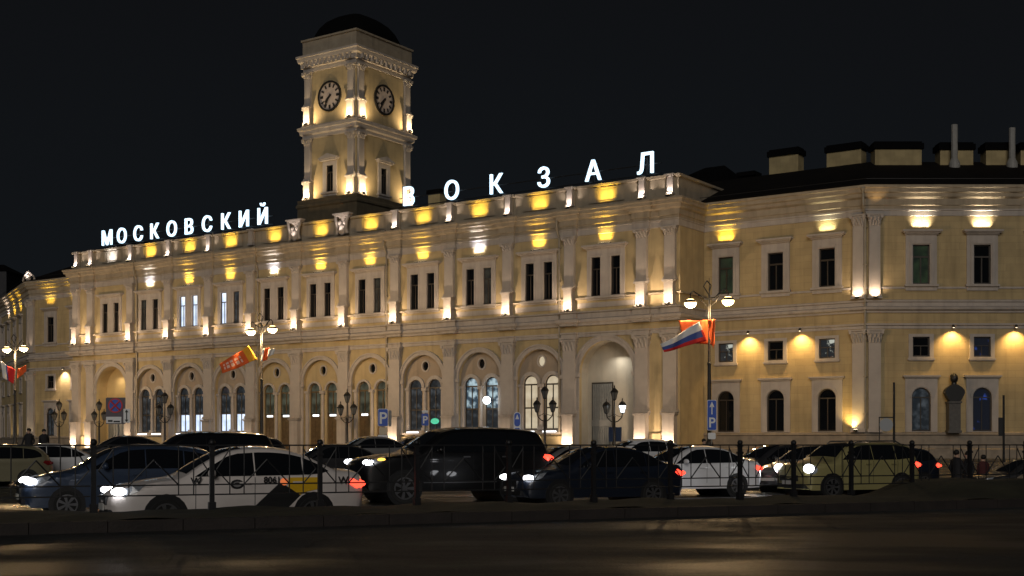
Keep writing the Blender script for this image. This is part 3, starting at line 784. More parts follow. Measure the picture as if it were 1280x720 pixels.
for fc,u in ((G1,.46),(G2,-.46),(G2,-19.3),(G2,-7.3),(G2,-11.3)):
    fc.light('SPOT', u, -.6, 1.2, 220, (1,.75,.42), 180-6, .04, 50, .7)
    fc.light('SPOT', u, -.5, 10.2, 60, WARM, 180-5, .04, 50, .7)
for fc, u in ((G1,.3),(G2,-19.6)):
    m = MB(); m.ball((0,-.35,17.1),.28,1.2,.6,1.3); m.tube([(-.9,-.3,16.9),(-.75,-.3,17.2),(-.4,-.35,17.45),(0,-.35,17.7),(.4,-.35,17.45),(.75,-.3,17.2),(.9,-.3,16.9)],.1)
    fc.put('cartouche', m.mesh('cartouche', TRIM), u)
    fc.light('SPOT', u, -1.3, 16.9, 220, PWHITE, 180-35, .05, 90, .6)
for u in (5.6, 9.0):
    m = MB().box(-.7,.7,-.5,.5,17,20.2); m.m = 1; m.box(-.8,.8,-.6,.6,20.2,20.5); G1.put('chimney', m.mesh('chimney',[CHIM,ROOF]), u, 5.5)

# ================================================================== clock tower
sT, tT = 27.03, 1.5
tp = on_front(sT, tT)
tw = thing('clock_tower', 'square ochre clock tower with a black dome rising above the station roof', 'clock tower', (tp[0], tp[1], 0), -TH)
WF, WD = 5.2, 6.3
tf = [(Face(tw, 0, 0, 0), WF, -WF/2), (Face(tw, 0, 0, R(90)), WD, WD/2), (Face(tw, 0, WD, R(180)), WF, WF/2), (Face(tw, -WF, WD, R(270)), WD, WD/2)]
TP = [(-WF, WD), (-WF, 0), (0, 0), (0, WD)]
def tsw(name, prof, m): link(name, sweep(TP, prof, closed=True).mesh(name, m), tw)
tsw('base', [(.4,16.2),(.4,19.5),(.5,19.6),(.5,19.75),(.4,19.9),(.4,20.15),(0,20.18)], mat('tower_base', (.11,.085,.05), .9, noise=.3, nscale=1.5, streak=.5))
tsw('cornice', [(0,24.85),(.12,24.9),(.14,25.1),(.28,25.2),(.32,25.45),(.42,25.5),(.44,25.7),(.12,25.88),(0,25.9)], TRIM)
tsw('cornice', [(0,29.95),(.08,29.98),(.1,30.25),(.22,30.3),(.24,30.6),(.4,30.75),(.44,31.0),(.5,31.05),(.5,31.2),(0,31.26)], TRIM)
tsw('attic', [(.12,31.2),(.12,32.3),(.22,32.34),(.22,32.48),(-.3,32.5)], TRIMD)
dm = MB(); dm.lathe([(2.9,32.4),(2.8,32.8),(2.5,33.4),(2.05,33.95),(1.5,34.35),(.9,34.6),(.3,34.7),(.05,34.78)], -WF/2, WD/2, 0, n=20)
for i,(x,y,z) in enumerate(dm.v): a_=math.atan2(y-WD/2,x+WF/2); q_=(abs(math.cos(a_))**4+abs(math.sin(a_))**4)**-.25; rr0=math.hypot(x+WF/2,y-WD/2)*q_; dm.v[i] = (-WF/2+math.cos(a_)*rr0*.92, WD/2+math.sin(a_)*rr0*1.12, z)
dm.box(-WF+.1,-.1,.1,WD-.1,32.38,32.55)
link('dome', dm.mesh('dome', ROOF, smooth=True), tw)
tp_pil = [pilaster(.6,.18,21.62,24.35).mesh('pilaster',TRIM), pilaster(.6,.18,27.3,29.45).mesh('pilaster',TRIM)]
tp_cap = [capital(.6,.18,24.35,24.84).mesh('capital',TRIM), capital(.6,.18,29.45,29.94).mesh('capital',TRIM)]
tp_ped = [pedestal(.6,.3,20.18,21.6).mesh('pedestal',TRIM), pedestal(.6,.3,25.9,27.28).mesh('pedestal',TRIM)]
CLF = mat('clock_dial', (.42,.36,.33), .6, noise=.2, nscale=3)
TWF = sash(.72, 20.62, 22.65, .08, [22.1]).mesh('frame', FRAME)
for fi, (fc, W, cu) in enumerate(tf):
    u0, u1 = cu-W/2, cu+W/2
    hs = [rect(cu-.36,cu+.36,20.62,22.65)]
    fc.put('wall', sheet(rect(u0,u1,19.5,31.2), hs, 0, .28).mesh('wall', YELP, uvxz=True))
    m = MB(); sheet(rect(cu-.7,cu+.7,20.3,22.98),[rect(cu-.34,cu+.34,20.64,22.63)],-.08,.08,m)
    m.box(cu-.7,cu-.699,-.079,0,20.3,22.98); m.box(cu+.699,cu+.7,-.079,0,20.3,22.98)
    m.box(cu-.85,cu+.85,-.3,0,22.982,23.09); m.prism_y([(cu-.95,23.092),(cu+.95,23.092),(cu+.95,23.18),(cu,23.5),(cu-.95,23.18)],-.36,0)
    m.box(cu-.8,cu+.8,-.2,0,20.48,20.6)
    wd = fc.put('window', m.mesh('window', TRIM))
    link('frame', TWF, wd, (cu,0,0)); link('pane', pane(rect(cu-.36,cu+.36,20.62,22.65),.1).mesh('pane',GLASS_D), wd)
    for u in (u0+.42, u1-.42):
        for k in (0, 1):
            p = fc.put('pilaster', tp_pil[k], u); link('capital', tp_cap[k], p); link('pedestal', tp_ped[k], p)
            if fi < 2 or True:
                zz = (20.3, 26.0)[k]
                e = (330, 290)[k]
                fc.light('SPOT', u, -.8, zz, e, (1.0,.74,.42), 180-38, .04, 160, .8)
                if fi < 2: fc.put('floodlight', fl_up, u, -.5, zz-.1)
    # clock
    ck = MB(); rr_ = 1.02; cz = 27.85
    seg = arc(0, 0, rr_, 40, 0, 2*math.pi); sego = arc(0, 0, rr_+.14, 40, 0, 2*math.pi)
    ring(seg, sego, -.14, 0, ck)
    k0 = fc.put('clock', ck.mesh('clock', DARKM), cu, 0, cz)
    hm = pane([(x,z) for x,z in arc(0,0,rr_,40,0,2*math.pi)[:-1]], -.06); hm.m = 1
    for h in range(12):
        a = h*math.pi/6; ca, sa = math.sin(a), math.cos(a)
        b0 = len(hm.v); hm.box(-.065-.03*(h%3==0), .065+.03*(h%3==0), -.075, -.066, .66, .95)
        for i in range(b0, len(hm.v)):
            x,y,z = hm.v[i]; hm.v[i] = (x*sa+z*ca, y, -x*ca+z*sa)
    link('dial', hm.mesh('dial', [CLF, DARKM]), k0)
    for name, ang, ln, wd_ in (('hour_hand', 226, .62, .09), ('minute_hand', 214, .88, .06)):
        hm = MB(); a = R(ang); ca, sa = math.sin(a), math.cos(a)
        hm.box(-wd_, wd_, -.10 if wd_ > .06 else -.12, -.085 if wd_ > .06 else -.105, -.18, ln)
        hm.v = [(x*sa+z*ca, y, -x*ca+z*sa) for x,y,z in hm.v]
        link(name, hm.mesh(name, DARKM), k0)
    # brackets under the top cornice
    bk = MB(); n = 11
    for i in range(n):
        u = u0+.35+(W-.7)*i/(n-1); bk.box(u-.09,u+.09,-.4,-.22,30.36,30.72)
    bk.box(u0+.2, u1-.2, -.27, -.2, 30.3, 30.36)
    fc.put('modillion_course', bk.mesh('modillion_course', TRIM))
BKo = None

# ================================================================== roof letters
def text_mesh(s, size, ext, off, m, align='CENTER'):
    cu = bpy.data.curves.new('t', 'FONT'); cu.body = s; cu.size = size; cu.extrude = ext; cu.offset = off
    cu.align_x = align; cu.resolution_u = 6
    o = bpy.data.objects.new('t', cu); C.objects.link(o); dg = bpy.context.evaluated_depsgraph_get(); dg.update()
    me = bpy.data.meshes.new_from_object(o.evaluated_get(dg)); C.objects.unlink(o); bpy.data.objects.remove(o)
    me.transform(Matrix.Rotation(R(90), 4, 'X')); me.materials.clear(); me.materials.append(m)
    return me
def letters(label, chars, ss, base, size):
    cx = sum(ss)/len(ss); p = on_front(cx, .15)
    root = thing('roof_sign', label, 'illuminated sign', (p[0], p[1], base), -TH, 'glowing letters on the station roof')
    fr = MB()
    lo, hi = cx-max(ss)-1.0, cx-min(ss)+1.0
    fr.box(lo, hi, .14, .2, -.1, -.04); fr.box(lo, hi, .14, .2, .55, .6)
    for s in ss:
        u = cx - s
        for d in (-.35, .35): fr.box(u+d-.03, u+d+.03, .141, .199, -1.7, -.1); 
        fr.tube([(u, .2, .9), (u, 1.1, -1.5)], .03, 6); fr.box(u-.03,u+.03,.145,.195,-.04,1.0)
    link('frame', fr.mesh('frame', DARKM), root)
    for ch, s in zip(chars, ss):
        me = text_mesh(ch, size, .07, .012, LETTER)
        me.name = 'letter'
        link('letter', me, root, (cx - s, 0, 0))
letters('row of ten glowing white letters МОСКОВСКИЙ on the station parapet', 'МОСКОВСКИЙ', [53.96,52.05,49.95,47.93,45.8,43.75,41.62,39.5,37.45,35.4], 18.55, 1.72)
letters('row of six glowing white letters ВОКЗАЛ widely spaced on the station parapet', 'ВОКЗАЛ', [20.93,17.09,13.36,9.49,5.69,1.85], 18.5, 1.8)

#@@STREET@@
# ================================================================== street furniture
def px(x, Z): return (x-640)/F*Z
def pz(y, Z): return CAMZ+(555-y)*Z/F
def at(x, Z): X = px(x, Z); return (X, Z, GZ(X, Z))
LANT = mat('lantern_glass', (.10,.105,.11), .15)
LITL = mat('lit_lantern_glass', (.9,.9,.9), .3, emit=(.8,.92,1.0), es=5)
def lantern_post(label, x, Z, ytop, lit=None):
    X, Y, z = at(x, Z); H = pz(ytop, Z)-z
    t = thing('lantern_post', label, 'street lamp', (X, Y, z), -TH+R(8), 'three lantern posts before the station')
    k = H/4.6
    m = MB(); m.lathe([(.26*k,0),(.26*k,.25*k),(.17*k,.35*k),(.15*k,.8*k),(.09*k,.95*k),(.065*k,2.6*k),(.09*k,2.65*k),(.05*k,2.75*k),(.045*k,3.7*k)],n=12)
    link('pole', m.mesh('pole', DARKM, smooth=True), t)
    m = MB()
    for s in (-1, 1):
        pts = [(0,0,2.3*k),(s*.25*k,0,2.38*k),(s*.5*k,0,2.62*k),(s*.55*k,0,2.85*k)]
        m.tube(pts, .035*k, 8); m.tube([(0,0,2.85*k),(s*.2*k,0,2.72*k),(s*.45*k,0,2.66*k)], .02*k, 6)
    link('arm', m.mesh('arm', DARKM), t)
    for i, (dx, dz) in enumerate(((-.55,2.85),(.55,2.85),(0,3.7))):
        m = MB(); m.lathe([(.05,0),(.12,.04),(.12,.07)],n=6)
        m.lathe([(.27,.52),(.28,.56),(.16,.72),(.05,.8),(.03,.86),(.05,.9),(.01,1.0)],n=6)
        for a in range(6):
            ca, sa = math.cos(a*math.pi/3), math.sin(a*math.pi/3); m.cyl((.12*ca,.12*sa,.07),(.25*ca,.25*sa,.52),.012,n=4)
        for j in range(len(m.v)): m.v[j] = tuple(q*k for q in m.v[j])
        l = link('lantern', m.mesh('lantern', DARKM), t, (dx*k,0,dz*k))
        g = MB(); g.lathe([(.11,.07),(.235,.515)],n=6)
        for j in range(len(g.v)): g.v[j] = tuple(q*k for q in g.v[j])
        link('glass', g.mesh('glass', LITL if lit == i else LANT), l)
    return t
def lamp_post(label, x, Z, yl, yl2, half_px, ypole=None, e=900, flagarms=True):
    """tall lamp with two sodium heads; yl the pixel height of the left head"""
    X, Y, z = at(x, Z); H = pz((yl+yl2)/2, Z)-z
    t = thing('street_lamp', label, 'street lamp', (X, Y, z), 0, 'tall twin lamps with flags')
    m = MB(); m.lathe([(.22,0),(.22,.9),(.14,1.0),(.12,1.1),(.09,H*.6),(.11,H*.6+.02),(.11,H*.6+.12),(.075,H*.6+.16),(.06,H+.35)],n=12)
    link('pole', m.mesh('pole', DARKM, smooth=True), t)
    a = half_px/F*Z; m = MB()
    for s, yy in ((-1, yl), (1, yl2)):
        zz = pz(yy, Z)-z
        m.tube([(0,0,H+.15),(s*a*.3,0,H+.2),(s*a*.6,0,zz+.45),(s*a*.85,0,zz+.62),(s*a,0,zz+.5),(s*a,0,zz+.2)], .035, 8)
        m.tube([(0,0,H-.3),(s*a*.35,0,H+.0),(s*a*.6,0,zz+.4)], .022, 6)
    # scroll finial over the arms
    m.tube([(-.02,0,H+.35),(-.3,0,H+.8),(-.12,0,H+1.1),(.1,0,H+.85),(0,0,H+.5)], .03, 6)
    m.cyl((0,0,H+.3),(0,0,H+1.25),.03,.01)
    link('arm', m.mesh('arm', DARKM), t)
    for s, yy in ((-1, yl), (1, yl2)):
        zz = pz(yy, Z)-z
        m = MB(); m.lathe([(.34,.0),(.36,.05),(.2,.16),(.06,.22)],n=14)
        hd = link('lamp_head', m.mesh('lamp_head', DARKM, smooth=True), t, (s*a,0,zz))
        g = MB(); g.ball((0,0,-.03),.325,1,1,.75); link('bulb', g.mesh('bulb', LAMPG, smooth=True), hd)
        l = bpy.data.lights.new('lamp_light','POINT'); l.energy = e; l.color = (1,.66,.32); l.shadow_soft_size = .25
        lo = bpy.data.objects.new('lamp_light', l); C.objects.link(lo); lo.parent = t; lo.location = (s*a, 0, zz-.45)
    return t, z, H
FLR = mat('orange_flag_cloth', (.85,.13,.02), .8, noise=.25, nscale=3)
FLY = mat('yellow_flag_cloth', (.9,.42,.02), .8, noise=.2, nscale=3)
FLW = mat('white_flag_cloth', (.8,.78,.76), .8, noise=.1, nscale=3)
FLB = mat('blue_flag_cloth', (.05,.09,.32), .8)
FLRED = mat('red_flag_cloth', (.65,.02,.02), .8)
FLP = mat('faded_flag_print', (.85,.55,.45), .8)
def flag(label, quad, Z, mats, pick, depth=.0, wav=.12, nu=22, nv=12, ph=0, turn=0.5, pole=None):
    """quad: pixel corners tl,tr,br,bl; the cloth hangs from the pole side and swings in depth"""
    tl, tr, br, bl = [Vector((px(a, Z), pz(b, Z))) for a, b in quad]
    px0 = max(tr.x, br.x); ox = px0
    root = None; m = MB(); vs = []
    for j in range(nv+1):
        for i in range(nu+1):
            u, v = i/nu, j/nv
            p = (tl*(1-u)+tr*u)*(1-v)+(bl*(1-u)+br*u)*v
            fr = 1-u if pole is None else abs(u-pole)
            sag = wav*.6*math.sin(u*7+ph+v*1.5)*fr
            vs.append((p.x-ox, depth-turn*fr+wav*math.sin(u*9+ph+v*2.5)*min(1,fr*2+.2), p.y+sag*.6))
    fs = []; n = nu+1
    m.v = vs
    for j in range(nv):
        for i in range(nu):
            m.f.append([j*n+i, j*n+i+1, (j+1)*n+i+1, (j+1)*n+i]); m.mi.append(pick((i+.5)/nu, (j+.5)/nv))
    me = m.mesh('flag', mats, smooth=True)
    o = link('flag', me, None, (ox, Z, 0)); mod = o.modifiers.new('Solidify','SOLIDIFY'); mod.thickness = .012
    return tag(o, label, 'flag')

lamp_post('tall twin lamp with a tricolour and orange flags tied to its pole', 886.5, 68, 378.5, 375.5, 23.5, e=800)
lamp_post('tall twin lamp carrying an orange pennant, before the brown station doors', 327, 85, 414, 411, 13.5, e=1200)
lamp_post('tall twin lamp with a small tricolour, before the far station wing', 19, 101, 436.5, 435, 10.5, e=1100)
def pk_orange(u, v):
    if .1 < u < .62 and .28 < v < .72 and (int(u*22) % 3 != 0) and not (.45 < v < .5): return 2
    return 0
flag('orange flag with pale print flying behind the large tricolour', [(847,403),(893,399),(893,432),(852,428)], 68.3, [FLR, FLR, FLP], lambda u, v: 2 if u < .55 and v > .45 and u > .2 else 0, ph=1, wav=.12, turn=.6)
flag('white blue and red large tricolour flag streaming down in front of an orange flag', [(824,432),(874,402),(884,426),(828,441)], 67.5, [FLW, FLB, FLRED], lambda u, v: 0 if v < .4 else 1 if v < .72 and u < .96 else 2, ph=2, wav=.14, turn=.6)
flag('orange flag strip hanging close along the lamp pole beside the large tricolour', [(884,400),(894,399),(892,436),(887,424)], 67.7, [FLR], lambda u, v: 0, ph=0, wav=.05, turn=.1)
flag('orange pennant with yellow end and pale letters on the lamp before the brown doors', [(276,456),(311,432),(322,449),(280,468)], 84.6, [FLR, FLY, FLP], lambda u, v: 1 if u > .76 else pk_orange(u, v), ph=.5, wav=.12, turn=.5)
flag('small orange and white flag close to the pole behind the orange pennant', [(328,437),(337,434),(334,450),(326,452)], 84.6, [FLR, FLW], lambda u, v: 1 if u < .3 else 0, ph=.5, wav=.05, turn=.1)
flag('small white flag at the outer side of the pole with the orange pennant', [(336,437),(344,435),(342,443),(335,446)], 84.4, [FLW], lambda u, v: 0, ph=1.5, wav=.05, turn=.1)
flag('white blue and red small tricolour flag on the lamp before the far wing', [(2,452),(19,462),(17,480),(5,472)], 100.5, [FLW, FLB, FLRED], lambda u, v: 0 if u < .4 else 1 if u < .5 else 2, ph=.5, wav=.1, turn=.3)
flag('small orange flag opposite the small tricolour on the same pole', [(22,462),(33,456),(33,464),(22,474)], 100.5, [FLR], lambda u, v: 0, ph=.5, wav=.05, turn=.1)
lantern_post('three lantern post in front of the white portal, one lantern lit in place of a light behind it', 768, 76.5, 483, lit=1)  # the lit pane stands in for a light behind this post
lantern_post('three lantern post before the cream lit twin windows', 681, 79.5, 481)
lantern_post('three lantern post before the brown middle doors', 434, 93, 488)
lantern_post('three lantern post before the twin windows lit white at the bottom', 206, 105, 489)
lantern_post('three lantern post beside the no-stopping sign', 124, 108, 500)
lantern_post('three lantern post before the far station wing', 74, 110, 500)

SBLUE = mat('sign_blue', (.02,.08,.42), .4, emit=(.02,.08,.42), es=.04); SWHITE = mat('sign_white', (.8,.8,.8), .4)  # a faint glow is put into the blue of the boards
SRED = mat('sign_red', (.55,.03,.03), .4); SGREY = mat('sign_back', (.2,.2,.2), .5)
def board(t, name, x0, x1, z0, z1, y, m, r=.06):
    pts = []
    for cx, cz, a0 in ((x1-r,z1-r,0),(x0+r,z1-r,90),(x0+r,z0+r,180),(x1-r,z0+r,270)):
        for k in range(4): a = R(a0+30*k); pts.append((cx+r*math.cos(a), cz+r*math.sin(a)))
    return link(name, MB().prism_y(pts, y, y+.03).mesh(name, m), t)
def sign_pole(t, H, r=.035): return link('pole', MB().lathe([(r,0),(r,H)],n=10).mesh('pole', STEEL, smooth=True), t)
def glyph(par, s, size, x, z, y, m):
    me = text_mesh(s, size, .004, .012, m); me.name = 'lettering'; return link('lettering', me, par, (x, y, z))
# parking sign
X, Y, z = at(479, 60); t = thing('parking_sign', 'blue square P parking sign over two small plates on a pole', 'road sign', (X, Y, z), 0)
sign_pole(t, pz(511,60)-z)
f = lambda yy: pz(yy,60)-z
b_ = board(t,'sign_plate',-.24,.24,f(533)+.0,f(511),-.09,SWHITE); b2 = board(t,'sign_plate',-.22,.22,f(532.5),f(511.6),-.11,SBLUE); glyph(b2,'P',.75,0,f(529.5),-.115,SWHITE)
board(t,'sign_plate',-.18,.18,f(543),f(534),-.09,mat('cream_plate',(.6,.5,.35),.5))
b3 = board(t,'sign_plate',-.24,.24,f(551),f(543.5),-.09,SWHITE); link('car_symbol', MB().box(-.15,.15,-.1,-.093,f(548.6),f(547)).mesh('car_symbol', DARKM), b3)
board(t,'sign_back',.24,.38,f(533),f(513),.05,SGREY)
# tall arrow and P sign on the right lamp
X, Y, z = at(889.5, 67.5); t = thing('parking_sign', 'tall blue sign with an arrow above a P at the foot of the tricolour lamp', 'road sign', (X, Y, z), 0); sign_pole(t, pz(500,67.5)-z)
f = lambda yy: pz(yy,67.5)-z
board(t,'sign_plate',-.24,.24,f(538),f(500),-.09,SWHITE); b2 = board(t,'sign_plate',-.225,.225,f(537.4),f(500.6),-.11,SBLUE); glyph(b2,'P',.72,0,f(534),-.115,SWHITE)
am = MB(); am.box(-.03,.03,-.118,-.112,f(518),f(508)); am.prism_y([(-.13,f(509)),(.13,f(509)),(0,f(502))],-.118,-.112); link('arrow', am.mesh('arrow', SWHITE), b2)
board(t,'sign_plate',-.2,.2,f(549),f(541),-.09,SWHITE)
# rounded blue sign beside the dark suv roof
for xx, yt, yb, ZZ, lab in ((646.5, 515, 545, 62, 'narrow rounded blue and white sign beside the cream lit windows'), (531.5, 513, 538, 64, 'small blue P sign before the green lit window')):
    X, Y, z = at(xx, ZZ); t = thing('road_sign', lab, 'road sign', (X, Y, z), 0); f = lambda yy: pz(yy,ZZ)-z; sign_pole(t, f(yt))
    wd = .17
    if xx > 600:
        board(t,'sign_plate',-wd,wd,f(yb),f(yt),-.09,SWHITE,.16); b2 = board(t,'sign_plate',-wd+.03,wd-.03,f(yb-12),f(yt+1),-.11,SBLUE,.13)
        link('arrow', MB().prism_y([(-.09,f(yt+9)),(.09,f(yt+9)),(0,f(yt+3))],-.118,-.112).mesh('arrow', SWHITE), b2)
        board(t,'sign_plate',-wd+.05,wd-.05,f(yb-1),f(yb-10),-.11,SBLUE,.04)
    else:
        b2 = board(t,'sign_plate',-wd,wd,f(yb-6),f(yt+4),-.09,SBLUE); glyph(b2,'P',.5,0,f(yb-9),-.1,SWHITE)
        board(t,'sign_plate',-.15,.15,f(yt+3),f(yt),-.09,SWHITE,.03)
# no stopping sign
ZZ = 70; X, Y, z = at(148, ZZ); t = thing('no_stopping_sign', 'round blue no-stopping sign with a red cross above white tow plates', 'road sign', (X, Y, z), 0); f = lambda yy: pz(yy,ZZ)-z; sign_pole(t, f(500))
rr2 = .40; cx0 = px(145,ZZ)-X
disc = link('sign_plate', MB().cyl((cx0,-.12,f(507)),(cx0,-.09,f(507)),rr2,n=28).mesh('sign_plate', SRED), t)
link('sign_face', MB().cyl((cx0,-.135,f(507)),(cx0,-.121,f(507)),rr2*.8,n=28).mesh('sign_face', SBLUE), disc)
cm = MB()
for sg in (-1, 1):
    a = rr2*.56; cm.cyl((cx0-a,-.142,f(507)-sg*a),(cx0+a,-.142,f(507)+sg*a),.05,n=4)
link('cross', cm.mesh('cross', SRED), disc)
board(t,'backing',cx0-.52,cx0+.52,f(530),f(497),-.085,mat('sign_backing',(.12,.10,.12),.6),.03)
b2 = board(t,'sign_plate',cx0-.5,cx0+.32,f(529),f(521),-.11,SWHITE,.03)
link('tow_symbol', MB().box(cx0-.4,cx0-.15,-.12,-.111,f(527.5),f(525)).box(cx0-.1,cx0+.25,-.12,-.111,f(528),f(526)).mesh('tow_symbol', DARKM), b2)
b2 = board(t,'sign_plate',px(155,ZZ)-X,px(163.5,ZZ)-X,f(528.5),f(511),-.11,SWHITE,.03)
xm = px(159,ZZ)-X
link('arrow', MB().box(xm-.03,xm+.03,-.12,-.112,f(525),f(515)).prism_y([(xm-.1,f(515.5)),(xm+.1,f(515.5)),(xm,f(512))],-.12,-.112).prism_y([(xm-.1,f(524.5)),(xm,f(528)),(xm+.1,f(524.5))],-.12,-.112).mesh('arrow', DARKM), b2)
# poles by the right wing
ZZ = 58; X, Y, z = at(1117.5, ZZ); t = thing('sign_pole', 'thin dark pole with a round sign in a frame, near the bust', 'pole', (X, Y, z), 0); f = lambda yy: pz(yy,ZZ)-z
link('pole', MB().lathe([(.06,0),(.05,f(478))],n=10).mesh('pole', DARKM), t)
m = MB(); dx = -.66
m.box(dx-.02,dx+.02,-.02,.02,0,f(521)); m.box(dx,-.05,-.015,.015,f(522.5),f(521)); link('frame', m.mesh('frame', DARKM), t)
link('sign_plate', MB().cyl((dx+.3,-.06,f(531)),(dx+.3,-.03,f(531)),.3,n=24).mesh('sign_plate', mat('pale_back',(.35,.36,.37),.5,metal=.3)), t)
X, Y, z = at(1254.5, ZZ); t = thing('sign_pole', 'thin dark pole with a small side board beyond the bust', 'pole', (X, Y, z), 0)
link('pole', MB().lathe([(.06,0),(.05,f(494))],n=10).mesh('pole', DARKM), t)
link('board', MB().box(-.24,-.06,-.06,-.0,f(545),f(522)).mesh('board', DARKM), t)
# blue poster stand in the portal
ZZ = 78; X, Y, z = at(769, ZZ); t = thing('notice_board', 'dark blue notice board behind the lantern post in the white portal', 'board', (X, Y, z), -TH); f = lambda yy: pz(yy,ZZ)-z
link('panel', MB().box(-.42,.42,-.04,.04,f(552),f(534)).mesh('panel', mat('navy_panel',(.02,.04,.10),.4)), t); link('leg', MB().box(-.38,-.34,-.03,.03,0,f(552)).mesh('leg', DARKM), t); link('leg', MB().box(.34,.38,-.03,.03,0,f(552)).mesh('leg', DARKM), t)
# green cross sign in the window
p = on_front(19.49-.86-0.1, .1); t = tag(link('green_sign', MB().ball((0,0,0),.34,1.1,.2,.62).mesh('green_sign', mat('green_light',(.1,.6,.4),.4,emit=(.03,.55,.38),es=.5)), None, (p[0],p[1],3.15), -TH), 'small glowing green sign in the dim twin window', 'light sign')
sg = on_front(14.6-.86, .1)
for s_, r_, lab in ((13.75, .26, 'round white lamp glaring before the blue lit twin window'),):
    p = on_front(s_, -.35); m = MB().ball((0,0,0), r_)
    t = thing('wall_lamp', lab, 'lamp', (p[0], p[1], 4.5), -TH); link('globe', m.mesh('globe', mat('white_globe',(.9,.9,.9),.3,emit=(.85,.95,1),es=9), smooth=True), t)
    link('bracket', MB().box(-.03,.03,0,.6,-.03,.03).mesh('bracket', DARKM), t)
# far dark buildings
for x0, x1, yt, ZZ, lab in ((-60,8,326,230,'tall dark building standing behind the far station wing'),(6,23,340,240,'lower dark roof touching the far station wing')):
    xa, xb = px(x0,ZZ), px(x1,ZZ); zt = pz(yt,ZZ); t = thing('distant_building', lab, 'building', ((xa+xb)/2, ZZ, .7)); h = (xb-xa)/2
    link('wall', MB().box(-h,h,0,14,-1,zt-2.5).mesh('wall', mat('dark_masonry',(.05,.05,.055),.9,noise=.3,nscale=.2)), t)
    link('roof', MB().add([(-h-.3,-.3,zt-2.49),(h+.3,-.3,zt-2.49),(h+.3,14.3,zt-2.49),(-h-.3,14.3,zt-2.49),(-h*.5,5,zt-.7),(h*.5,5,zt-.7)],[(0,1,5,4),(1,2,5),(2,3,4,5),(3,0,4),(0,3,2,1)]).mesh('roof', ROOF), t)
    for i in range(2): link('window', MB().box(-h*.4+i*h*.8-.6,-h*.4+i*h*.8+.6,-.05,0,zt-8,zt-5.5).mesh('window', GLASS_D), t)

# ================================================================== fence
fence = thing('railing', 'black iron railing with square posts and crossed bars along the verge', 'fence', (FP.x, FP.y, 0), PH)
posta = {}
def fpos(xpix):   # distance along the fence for a pixel column
    k = (xpix-640)/F; return (k*FP.y-FP.x)/(SD.x-k*SD.y)
pp_ = [-30, 117, 265, 400, 521, 636, 742, 838, 925, 992, 1064, 1140, 1212, 1282, 1350]
As = [fpos(q) for q in pp_]
def postm(thick):
    r = .035 if thick else .022
    m = MB(); m.box(-r,r,-r,r,-.15,1.0); 
    if thick:
        m.box(-r-.02,r+.02,-r-.02,r+.02,-.15,.12); m.box(-r-.015,r+.015,-r-.015,r+.015,.86,.9); m.box(-r-.012,r+.012,-r-.012,r+.012,1.0,1.03); m.ball((0,0,1.075),.055)
    return m.mesh('post', FENCEM)
PT = [postm(False), postm(True)]
def gh(a): return .52
for i, a in enumerate(As):
    link('post', PT[1 if i not in (1, 4, 6) or True else 0], fence, (a, 0, gh(a)-.02))
for a0, a1 in zip(As[:-1], As[1:]):
    L = a1-a0; m = MB(); z0 = .52
    def bar(p, q, r=.012): m.cyl((p[0]*L, 0, p[1]), (q[0]*L, 0, q[1]), r, n=6)
    m.box(.05,L-.05,-.02,.02,z0+.998,z0+1.022)
    for zz in (.22,.38): m.box(.05,L-.05,-.014,.014,z0+zz-.011,z0+zz+.011)
    for u in (.16,.29,.71,.84): bar((u,z0+.22 if u not in (.29,.71) else z0+.22),(u,z0+1.0),.010)
    bar((.29,z0+.38),(.5,z0+.78)); bar((.5,z0+.78),(.71,z0+.38)); bar((0.04,z0+.62),(.16,z0+.38),.011); bar((.96,z0+.62),(.84,z0+.38),.011)
    bar((.04,z0+.62),(.16,z0+.95),.011); bar((.96,z0+.62),(.84,z0+.95),.011)
    o = link('rail_panel', m.mesh('rail_panel', FENCEM), fence, (a0, 0, 0))

